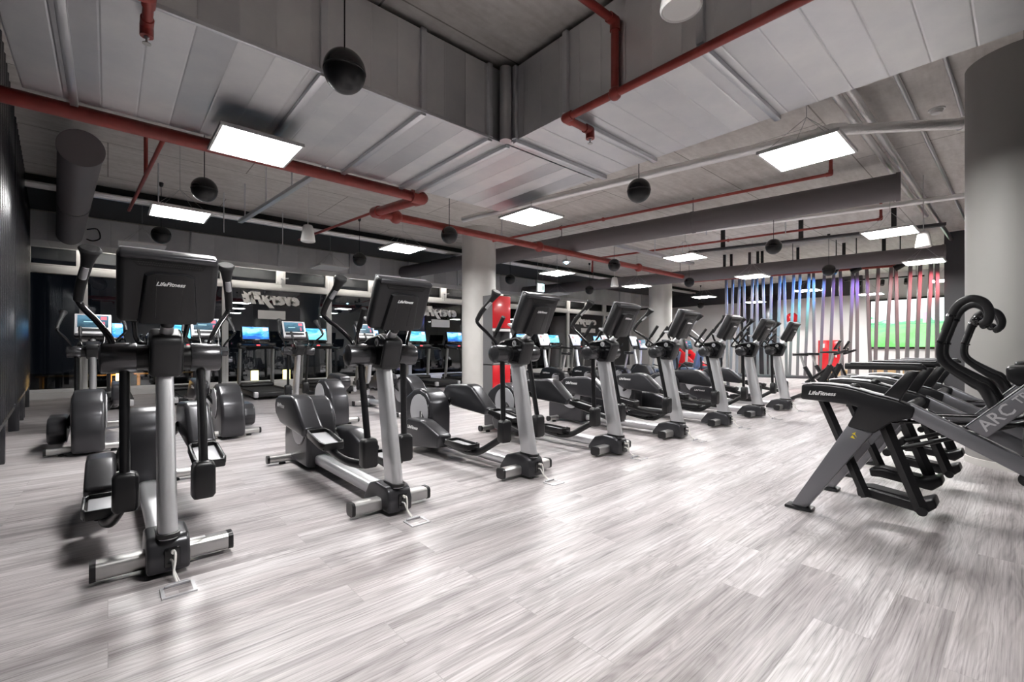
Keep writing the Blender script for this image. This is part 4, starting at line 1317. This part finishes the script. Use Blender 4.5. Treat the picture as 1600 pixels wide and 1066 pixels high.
# ------------------------------------------------------------------ upright bikes
def make_bike(label):
    t = thing('upright_bike', label, 'exercise bike', (0, 0, 0), 0, 'upright bikes right of the column')
    for y, w in ((0.05, 0.27), (1.08, 0.27)):
        f = bar_x(-w, w, y, 0.045, 0.04, 0.035, 0.02).build('stabilizer', M_steel, t)
        for s in (-1, 1):
            bar_x(w * s, (w + 0.02) * s, y, 0.045, 0.042, 0.037, 0.022).build('end_cap', M_black, f)
    MB().box((0, 0.56, 0.09), (0.09, 1.0, 0.07), bev=0.015).build('base_beam', M_dark, t)
    ho = MB().prism([(0.18, 0.12), (0.15, 0.32), (0.22, 0.47), (0.42, 0.55), (0.80, 0.60), (1.00, 0.56), (1.10, 0.40), (1.08, 0.16), (1.0, 0.10), (0.3, 0.09)], 'x', -0.10, 0.10, 0.03, 3).build('housing', M_dark, t)
    MB().lathe([(0.12, -0.112), (0.12, 0.112)], (0, 0.50, 0.33), 'x', 28).build('crank_disc', M_plate, ho)
    for s in (-1, 1):
        text_part('brand_lettering', 'LifeFitness', 0.06, M_logo, ho, basis((0.101 * s, 0.84, 0.45), (0, s, 0), (0, 0, 1)), shear=0.35)
        cr = MB().box((0.13 * s, 0.50 + 0.07 * s, 0.33 - 0.05 * s), (0.02, 0.20, 0.03), (R(-35) if True else 0, 0, 0), 0.006).build('crank', M_steel, t)
        MB().box((0.19 * s, 0.50 + 0.14 * s, 0.33 - 0.10 * s), (0.10, 0.12, 0.03), bev=0.01).build('pedal', M_rubber, cr)
    MB().tube([(0, 0.36, 0.45), (0, 0.25, 0.92)], 0.030, 14).build('seat_post', M_steel, t)
    MB().loft([[(w * math.cos(a), 0.20 + 0.14 * math.sin(a) * (1 if math.sin(a) < 0 else 1.15), z) for a in (2 * math.pi * k / 20 for k in range(20))] for z, w in ((0.92, 0.06), (0.94, 0.115), (0.985, 0.12), (1.0, 0.10))]).build('saddle', M_black, t)
    MB().tube([(0, 0.90, 0.52), (0, 0.97, 0.85), (0, 1.0, 1.14)], [0.055, 0.045, 0.04], 16, 3, sx=0.9).build('front_post', M_silver, t)
    hb = MB().tube([(-0.02, 0.97, 1.10), (-0.20, 0.93, 1.12), (-0.24, 0.78, 1.14), (-0.22, 0.62, 1.16), (-0.21, 0.58, 1.24)], 0.016, 10, 4)
    hb.tube([(0.02, 0.97, 1.10), (0.20, 0.93, 1.12), (0.24, 0.78, 1.14), (0.22, 0.62, 1.16), (0.21, 0.58, 1.24)], 0.016, 10, 4)
    hb.box((0, 0.95, 1.10), (0.20, 0.10, 0.08), bev=0.02)
    hb.build('handlebar', M_rubber, t)
    Mc = Matrix.Translation((0, 1.03, 1.32)) @ Matrix.Rotation(R(-22), 4, 'X')
    co = MB().box((0, 0, 0), (0.42, 0.06, 0.36), bev=0.025, seg=3).xform(Mc).build('console', M_black, t)
    MB().box((0, -0.028, 0.0), (0.40, 0.012, 0.34), bev=0.005).xform(Mc).build('bezel', M_bezel, co)
    MB().box((0, -0.0355, 0.02), (0.355, 0.004, 0.25)).xform(Mc).build('screen', M_scr_white, co)
    return t


bk = None
for u, lab in [(7.42, 'upright bike with white display partly behind the third front elliptical, beside the red cabinet'),
               (8.75, 'upright bike with white display just right of the third front elliptical console'),
               (10.05, 'upright bike with white display left of the fourth front elliptical'),
               (11.5, 'upright bike half hidden behind the fourth front elliptical'),
               (13.0, 'upright bike right of the fourth front elliptical console')]:
    if bk is None:
        bk = make_bike(lab)
        bk.location = (u, 7.55, 0)
    else:
        dup(bk, (u, 7.55, 0), 0, lab)

# ------------------------------------------------------------------ recumbent bikes
def make_recumbent(label):
    t = thing('recumbent_bike', label, 'exercise bike', (0, 0, 0), 0, 'recumbent bikes with blue grey seats')
    for y in (0.08, 1.40):
        bar_x(-0.28, 0.28, y, 0.04, 0.04, 0.035, 0.02).build('stabilizer', M_steel, t)
    MB().box((0, 0.74, 0.16), (0.14, 1.35, 0.10), bev=0.03).build('rail', M_dark, t)
    MB().prism([(0.85, 0.12), (0.80, 0.40), (0.95, 0.62), (1.25, 0.66), (1.45, 0.45), (1.45, 0.12)], 'x', -0.12, 0.12, 0.04, 3).build('housing', M_dark, t)
    MB().box((0, 0.42, 0.50), (0.42, 0.40, 0.09), bev=0.035, seg=3).build('seat', M_bluepad, t)
    MB().box((0, 0.17, 0.78), (0.42, 0.08, 0.48), (R(14), 0, 0), 0.035, 3).build('backrest', M_bluepad, t)
    MB().tube([(0, 0.42, 0.20), (0, 0.40, 0.46)], 0.05, 12).build('seat_post', M_steel, t)
    MB().tube([(0, 0.28, 0.45), (0, 0.10, 0.55), (0, 0.11, 0.85)], 0.028, 10, 3).build('back_bracket', M_black, t)
    MB().tube([(0, 1.22, 0.62), (0, 1.20, 1.05)], 0.04, 14).build('console_post', M_silver, t)
    Mc = Matrix.Translation((0, 1.16, 1.20)) @ Matrix.Rotation(R(-18), 4, 'X')
    co = MB().box((0, 0, 0), (0.40, 0.06, 0.32), bev=0.025, seg=3).xform(Mc).build('console', M_black, t)
    MB().box((0, -0.031, 0.01), (0.34, 0.004, 0.22)).xform(Mc).build('screen', M_scr_dark, co)
    for s in (-1, 1):
        MB().tube([(0.24 * s, 0.35, 0.46), (0.29 * s, 0.42, 0.60), (0.29 * s, 0.62, 0.66)], 0.016, 10, 3).build('side_grip', M_rubber, t)
    return t


rb = None
for u, v_, lab in [(11.25, 6.0, 'recumbent bike with blue grey backrest behind the fifth front elliptical'), (12.6, 6.0, 'recumbent bike with blue grey backrest behind the sixth front elliptical, left side'),
                   (13.9, 6.0, 'recumbent bike with blue grey backrest right of the sixth front elliptical')]:
    if rb is None:
        rb = make_recumbent(lab)
        rb.location = (u, v_, 0)
    else:
        dup(rb, (u, v_, 0), 0, lab)

# ------------------------------------------------------------------ stair climber
t = thing('stair_climber', 'tall stair climber with red side and sloping rails behind the fifth front elliptical', 'stair climber', (15.9, 8.0, 0))
for s in (-1, 1):
    MB().prism([(-0.55, 0.03), (-0.55, 0.30), (0.35, 1.12), (0.65, 1.12), (0.65, 0.03)], 'x', 0.34 * s - 0.03, 0.34 * s + 0.03, 0.012).build('side_panel', M_red, t)
    MB().tube([(0.36 * s, -0.62, 0.98), (0.36 * s, 0.25, 1.78), (0.30 * s, 0.55, 1.85)], 0.022, 10, 3).build('handrail', M_bezel, t)
    MB().tube([(0.36 * s, -0.50, 0.25), (0.36 * s, -0.48, 1.10)], 0.022, 10).build('rail_post', M_black, t)
for k in range(4):
    MB().box((0, -0.36 + 0.24 * k, 0.22 + 0.21 * k), (0.60, 0.26, 0.05), bev=0.01).build('step', M_rubber, t)
MB().prism([(0.40, 0.05), (0.35, 1.0), (0.50, 1.55), (0.62, 1.55), (0.64, 0.05)], 'x', -0.30, 0.30, 0.02).build('front_housing', M_black, t)
co = MB().box((0, 0.52, 1.75), (0.42, 0.07, 0.34), (R(-15), 0, 0), 0.02).build('console', M_black, t)
MB().box((0, 0.482, 1.755), (0.34, 0.004, 0.22), (R(-15), 0, 0)).build('screen', M_scr_white, co)

# ------------------------------------------------------------------ indoor cycles
def make_cycle(label):
    t = thing('indoor_cycle', label, 'exercise bike', (0, 0, 0), 0, 'black indoor cycles')
    for y in (0.0, 1.05):
        bar_x(-0.25, 0.25, y, 0.04, 0.03, 0.03, 0.02).build('stabilizer', M_black, t)
        for s in (-1, 1):
            pass
    fr = MB()
    fr.tube([(0, 0.03, 0.06), (0, 0.50, 0.30), (0, 1.0, 0.06)], 0.035, 10)
    fr.tube([(0, 0.50, 0.30), (0, 0.28, 0.72)], 0.04, 10, sx=1.0, sy=1.4)
    fr.tube([(0, 0.30, 0.40), (0, 0.72, 0.76), (0, 0.92, 0.25)], 0.035, 10)
    fr.tube([(0, 0.50, 0.28), (0, 0.72, 0.76)], 0.045, 10, sx=1.0, sy=1.3)
    fr.build('frame', M_black, t)
    MB().tube([(0, 0.28, 0.70), (0, 0.21, 0.94)], 0.022, 10).build('seat_post', M_steel, t)
    MB().loft([[(w * math.cos(a), 0.20 + 0.14 * math.sin(a), z) for a in (2 * math.pi * k / 18 for k in range(18))] for z, w in ((0.94, 0.04), (0.955, 0.085), (0.985, 0.09), (0.995, 0.07))]).build('saddle', M_black, t)
    MB().tube([(0, 0.70, 0.74), (0, 0.77, 1.00)], 0.024, 10).build('bar_post', M_steel, t)
    hb = MB()
    hb.tube([(-0.20, 0.60, 1.02), (-0.22, 0.80, 1.02), (-0.12, 0.86, 1.01), (0.12, 0.86, 1.01), (0.22, 0.80, 1.02), (0.20, 0.60, 1.02)], 0.018, 10, 4)
    hb.tube([(-0.08, 0.86, 1.01), (-0.06, 0.98, 1.06)], 0.018, 8)
    hb.tube([(0.08, 0.86, 1.01), (0.06, 0.98, 1.06)], 0.018, 8)
    hb.tube([(0, 0.77, 0.98), (0, 0.86, 1.01)], 0.026, 8)
    hb.build('handlebar', M_rubber, t)
    co = MB().box((0, 0.84, 1.16), (0.22, 0.03, 0.20), (R(-28), 0, 0), 0.01).build('console', M_gloss, t)
    MB().cyl((0, 0.85, 1.01), (0, 0.85, 1.10), 0.015, seg=8).build('console_stem', M_black, co)
    fl = MB().lathe([(0.23, -0.014), (0.245, -0.010), (0.245, 0.010), (0.23, 0.014)], (0, 0.92, 0.33), 'x', 36).build('flywheel', M_steel, t)
    MB().prism([(0.70, 0.24), (0.60, 0.36), (0.72, 0.50), (1.02, 0.56), (1.14, 0.40), (1.10, 0.22)], 'x', -0.06, -0.03, 0.008).build('guard', M_dark, t)
    MB().prism([(0.70, 0.24), (0.60, 0.36), (0.72, 0.50), (1.02, 0.56), (1.14, 0.40), (1.10, 0.22)], 'x', 0.03, 0.06, 0.008).build('guard', M_dark, t)
    for s in (-1, 1):
        text_part('brand_lettering', 'LifeFitness', 0.07, M_logo, t, basis((0.0615 * s, 0.86, 0.38), (0, s, 0), (0, 0, 1)), shear=0.35)
        cr = MB().box((0.08 * s, 0.50 + 0.08 * s, 0.30 - 0.02 * s), (0.015, 0.17, 0.025), bev=0.005).build('crank', M_steel, t)
        MB().box((0.13 * s, 0.50 + 0.16 * s, 0.30 - 0.02 * s), (0.09, 0.10, 0.03), bev=0.01).build('pedal', M_rubber, cr)
    return t


cyc = make_cycle('black indoor cycle right after the last front elliptical, saddle to the left')
cyc.location = (10.5, 3.22, 0)
cyc.rotation_euler = (0, 0, math.pi)
dup(cyc, (11.55, 3.30, 0), math.pi, 'second black indoor cycle, before the red wall cabinet')

# ------------------------------------------------------------------ drinks cabinet beside the column
t = thing('drinks_cabinet', 'tall grey cabinet with red front panels beside the pale round column', 'cabinet', (6.15, 7.55, 0))
mb = MB()
mb.box((0.25, 0.17, 0.375), (0.50, 0.32, 0.75))
mb.box((0.25, 0.17, 1.85), (0.50, 0.32, 0.78))
mb.box((0.012, 0.17, 1.1), (0.024, 0.32, 0.74))
mb.box((0.488, 0.17, 1.1), (0.024, 0.32, 0.74))
mb.box((0.25, 0.315, 1.1), (0.48, 0.03, 0.74))
mb.build('body', M_cabgrey, t)
MB().box((0.25, 0.0, 0.38), (0.495, 0.02, 0.70), bev=0.003).build('lower_panel', M_red, t)
MB().box((0.25, 0.0, 1.88), (0.495, 0.02, 0.70), bev=0.003).build('upper_panel', M_red, t)
MB().box((0.25, 0.0, 1.49), (0.495, 0.022, 0.05), bev=0.003).build('light_strip', M_white, t)
MB().box((0.25, 0.18, 1.12), (0.30, 0.16, 0.20), bev=0.02).build('dispenser_head', M_gloss, t)
MB().box((0.25, 0.14, 0.76), (0.40, 0.22, 0.02), bev=0.003).build('drip_tray', M_steel, t)

# ------------------------------------------------------------------ coloured post screen
POSTS = [((11.62, 4.98), (11.63, 4.96)), ((11.66, 4.83), (11.65, 4.87)), ((11.71, 4.69), (11.69, 4.74)), ((11.73, 4.6), (11.74, 4.57)), ((11.78, 4.41), (11.77, 4.45)), ((11.81, 4.33), (11.81, 4.31)), ((11.84, 4.2), (11.85, 4.16)), ((11.89, 4.03), (11.89, 4.05)), ((11.94, 3.86), (11.93, 3.9)), ((11.96, 3.78), (11.97, 3.74)), ((12.02, 3.59), (12.0, 3.65)), ((12.05, 3.47), (12.04, 3.51)), ((12.1, 3.3), (12.08, 3.36)), ((12.12, 3.22), (12.12, 3.21)), ((12.18, 3.02), (12.16, 3.08)), ((12.22, 2.85), (12.21, 2.91)), ((12.25, 2.74), (12.26, 2.71)), ((12.32, 2.52), (12.31, 2.57)), ((12.34, 2.45), (12.34, 2.45)), ((12.38, 2.29), (12.4, 2.24)), ((12.44, 2.1), (12.43, 2.14)), ((12.5, 1.89), (12.48, 1.96)), ((12.51, 1.82), (12.53, 1.79)), ((12.58, 1.59), (12.57, 1.64)), ((12.62, 1.44), (12.61, 1.49)), ((12.67, 1.28), (12.66, 1.33)), ((12.69, 1.19), (12.69, 1.19))]
KS = 1.15
POSTS = [((a[0] * KS, a[1] * KS), (b[0] * KS, b[1] * KS)) for a, b in POSTS]
A_, B_ = Vector((11.58, 5.10)) * KS, Vector((12.74, 1.10)) * KS
dirp = (B_ - A_).normalized()
angp = math.atan2(dirp.y, dirp.x)
PB, PT = 0.36, 3.12
for k, (a, b) in enumerate(POSTS):
    # measured leans are exaggerated over the full height
    dx, dy = b[0] - a[0], b[1] - a[1]
    lo = (a[0] + dx * 1.35, a[1] + dy * 1.35)
    w, d = 0.034, 0.052
    rot = Matrix.Rotation(angp, 2)
    secs = []
    for (px, py), z in ((lo, PB), (a, PT)):
        secs.append([(px - lo[0] + (rot @ Vector(q)).x, py - lo[1] + (rot @ Vector(q)).y, z - PB) for q in rrect(w, d, 0.006, 1)])
    o = MB().loft(secs).build('screen_post', M_post)
    o.location = (lo[0], lo[1], PB)
    lean = 'leaning left' if dy < -0.02 else ('leaning right' if dy > 0.02 else 'upright')
    zone = 'lit blue' if k < 10 else ('lit violet' if k < 17 else 'lit rose')
    place = ['first', 'second', 'third', 'fourth', 'fifth', 'sixth', 'seventh', 'eighth', 'ninth', 'tenth', 'eleventh', 'twelfth', 'thirteenth', 'fourteenth', 'fifteenth', 'sixteenth', 'seventeenth', 'eighteenth', 'nineteenth', 'twentieth', 'twenty-first', 'twenty-second', 'twenty-third', 'twenty-fourth', 'twenty-fifth', 'twenty-sixth', 'twenty-seventh'][k]
    tag(o, 'grey screen post %s, %s from the left end' % (zone, place), 'post', 'posts of the room screen')
t = thing('screen_rail', 'black head rail carrying the grey screen posts, hung from the ceiling', 'rail', (A_.x, A_.y, PT))
L = (B_ - A_).length
MB().box((dirp.x * L / 2, dirp.y * L / 2, 0.04), (L, 0.10, 0.07), (0, 0, angp), 0.006).build('rail', M_blackwall, t)
for f in (0.1, 0.28, 0.75, 0.95, 1.06, 1.9, 2.9, 3.7):
    MB().box((dirp.x * f, dirp.y * f, 0.375), (0.07, 0.07, 0.60), (0, 0, angp)).build('hanger', M_blackwall, t)
t = thing('screen_plinth', 'low dark plinth under the grey screen posts', 'plinth', (A_.x, A_.y, 0))
MB().box((dirp.x * L / 2, dirp.y * L / 2, 0.325), (L, 0.30, 0.07), (0, 0, angp), 0.008).build('top_board', M_darkwall, t)
for f in (0.2, 1.4, 2.7, 3.9):
    MB().box((dirp.x * f, dirp.y * f, 0.145), (0.06, 0.24, 0.29), (0, 0, angp)).build('support', M_darkwall, t)

# coloured stage lamps washing the posts
def stage_lamp(loc, target, colr, watts, size, label):
    t = thing('stage_lamp', label, 'spotlight', loc, 0, 'coloured stage lamps')
    d = (Vector(target) - Vector(loc)).normalized()
    MB().cyl(-d * 0.22, d * 0.0, 0.06, 0.075, 20).build('can', M_black, t)
    MB().cyl(d * -0.012, d * -0.008, 0.068, seg=20).build('lens', M_gloss, t)
    MB().cyl(-d * 0.12 + Vector((0, 0, 0.03)), Vector((-d.x * 0.12, -d.y * 0.12, CEIL - loc[2])), 0.012, seg=8).build('hanger', M_black, t)
    ld = bpy.data.lights.new('stage_light', 'SPOT')
    ld.energy = watts
    ld.color = colr
    ld.spot_size = R(size)
    ld.spot_blend = 0.6
    ld.shadow_soft_size = 0.06
    lo = bpy.data.objects.new('stage_light', ld)
    COL.objects.link(lo)
    lo.parent = t
    lo.location = d * 0.03
    lo.rotation_euler = d.to_track_quat('-Z', 'Y').to_euler()


stage_lamp((13.72, 2.85, 2.98), (13.42, 5.3, 1.9), (0.10, 0.34, 1.0), 760, 58, 'stage lamp throwing blue light on the left posts')
stage_lamp((13.95, 2.05, 2.98), (13.78, 4.0, 1.9), (0.30, 0.22, 1.0), 380, 55, 'stage lamp throwing violet light on the middle posts')
stage_lamp((14.30, 0.75, 2.98), (14.32, 2.3, 2.1), (1.0, 0.16, 0.20), 380, 60, 'stage lamp throwing rose light on the right posts')
stage_lamp((13.60, 3.2, 2.98), (13.5, 5.0, 0.7), (0.05, 0.85, 0.50), 420, 46, 'stage lamp throwing green light on the foot of the left posts')

# ------------------------------------------------------------------ the room behind the posts
t = thing('video_wall', 'large lit video wall showing a green and white sports picture behind the posts', 'video wall', (20.95, 2.05, 1.10), R(-90))
MB().box((0, 0, 0.87), (3.50, 0.08, 1.80), bev=0.01).build('housing', M_gloss, t)
MB().box((0, -0.044, 0.87), (3.36, 0.006, 1.66)).build('screen', M_video, t)
t = thing('hydrant_cabinet', 'red wall cabinet with white signs on the white wall behind the posts', 'cabinet', (20.93, 5.03, 0.24), R(-90))
MB().box((0, 0, 0.58), (0.70, 0.16, 1.16), bev=0.01).build('body', M_red, t)
MB().box((0, -0.083, 0.58), (0.64, 0.008, 1.10), bev=0.003).build('door', M_red, t)
MB().box((-0.20, -0.089, 0.95), (0.13, 0.004, 0.16)).build('sign', M_white, t)
MB().box((0.24, -0.095, 0.55), (0.05, 0.02, 0.10), bev=0.005).build('handle', M_white, t)
t = thing('gym_ball', 'red gym ball on a wall bracket above the last front elliptical', 'ball', (20.5, 6.18, 2.30))
MB().sphere((0, 0, 0), 0.22, seg=32).build('ball', M_red, t)
b_ = MB().lathe([(0.19, -0.15), (0.20, -0.14), (0.20, -0.12), (0.19, -0.11)], (0, 0, 0), 'z', 28)
b_.box((0.30, 0, -0.13), (0.22, 0.04, 0.03))
b_ = b_.build('wall_bracket', M_black)
b_.location = (20.55, 6.18, 2.30)
tag(b_, 'black ring bracket holding the red gym ball on the wall', 'bracket')
t = thing('tall_locker', 'tall black locker against the white wall behind the blue posts', 'locker', (20.7, 7.5, 0), R(-90))
MB().box((0, 0, 1.65), (1.25, 0.55, 3.3), bev=0.01).build('carcass', M_blackwall, t)
for s in (-1, 1):
    d_ = MB().box((0.31 * s, -0.28, 1.65), (0.60, 0.02, 3.2), bev=0.004).build('door', M_slat, t)
    MB().box((0.06 * s, -0.30, 1.6), (0.02, 0.03, 0.3), bev=0.005).build('handle', M_steel, d_)
for (x, y, s_, lab) in [(18.4, 2.95, 0.5, 'birch plywood jump box behind the arc trainer arm rest, left one'), (18.7, 2.25, 0.45, 'birch plywood jump box behind the arc trainer arm rest, right one'), (17.6, 4.0, 0.4, 'low birch plywood jump box beneath the hydrant cabinet')]:
    mb = MB()
    mb.box((0, 0, s_ / 2), (s_, s_ * 1.2, s_), bev=0.006)
    o = mb.build('jump_box', M_wood)
    o.location = (x, y, 0)
    tag(o, lab, 'box', 'plywood jump boxes')
t = thing('track_light', 'black ceiling track with small spotlights behind the rose posts', 'track light', (16.6, 2.7, 3.1))
MB().box((0, 0, 0), (0.05, 1.8, 0.04), (0, 0, 0.3)).build('track', M_black, t)
for k in (-0.5, 0, 0.5):
    MB().cyl((-0.3 * k, k, -0.06), (-0.3 * k - 0.08, k, -0.2), 0.05, seg=14).build('spot_head', M_black, t)
for k in (-0.7, 0.7):
    MB().cyl((-0.3 * k, k, 0), (-0.3 * k, k, CEIL - 3.1), 0.008, seg=6).build('drop_rod', M_black, t)

# outside the windows: a bench and lanterns on the dark terrace
for (x, y, lab) in [(-0.6, 16.5, 'slatted wooden terrace bench outside the left window'), (1.3, 16.8, 'second slatted wooden terrace bench outside, right of the first')]:
    t = thing('terrace_bench', lab, 'bench', (x, y, -0.07), 0, 'terrace benches')
    for k in range(4):
        MB().box((0, -0.18 + 0.12 * k, 0.45), (1.5, 0.10, 0.04), bev=0.006).build('slat', M_wood, t)
    for s in (-1, 1):
        MB().box((0.65 * s, 0, 0.215), (0.06, 0.44, 0.43)).build('leg', M_wood, t)
M_lant = mat('lantern_glow', (1.0, 0.6, 0.25), 0.5, emit=(1.0, 0.55, 0.18), estr=30.0)
M_lanty = mat('lantern_glow_yellow', (1.0, 0.85, 0.35), 0.5, emit=(1.0, 0.82, 0.30), estr=10.0)
for (x, y, m_, lab) in [(0.25, 16.2, M_lant, 'glowing orange terrace lantern outside the left window'), (3.35, 15.6, M_lanty, 'glowing yellow terrace lantern outside, behind the deep blue treadmill display'), (4.25, 15.6, M_lanty, 'glowing yellow terrace lantern outside, right of the other yellow one')]:
    t = thing('terrace_lantern', lab, 'lantern', (x, y, -0.07), 0, 'terrace lanterns')
    MB().box((0, 0, 0.02), (0.26, 0.26, 0.04)).build('base', M_black, t)
    MB().box((0, 0, 0.27), (0.18, 0.18, 0.44), bev=0.02).build('glowing_body', m_, t)
    MB().box((0, 0, 0.51), (0.26, 0.26, 0.04)).build('lid', M_black, t)
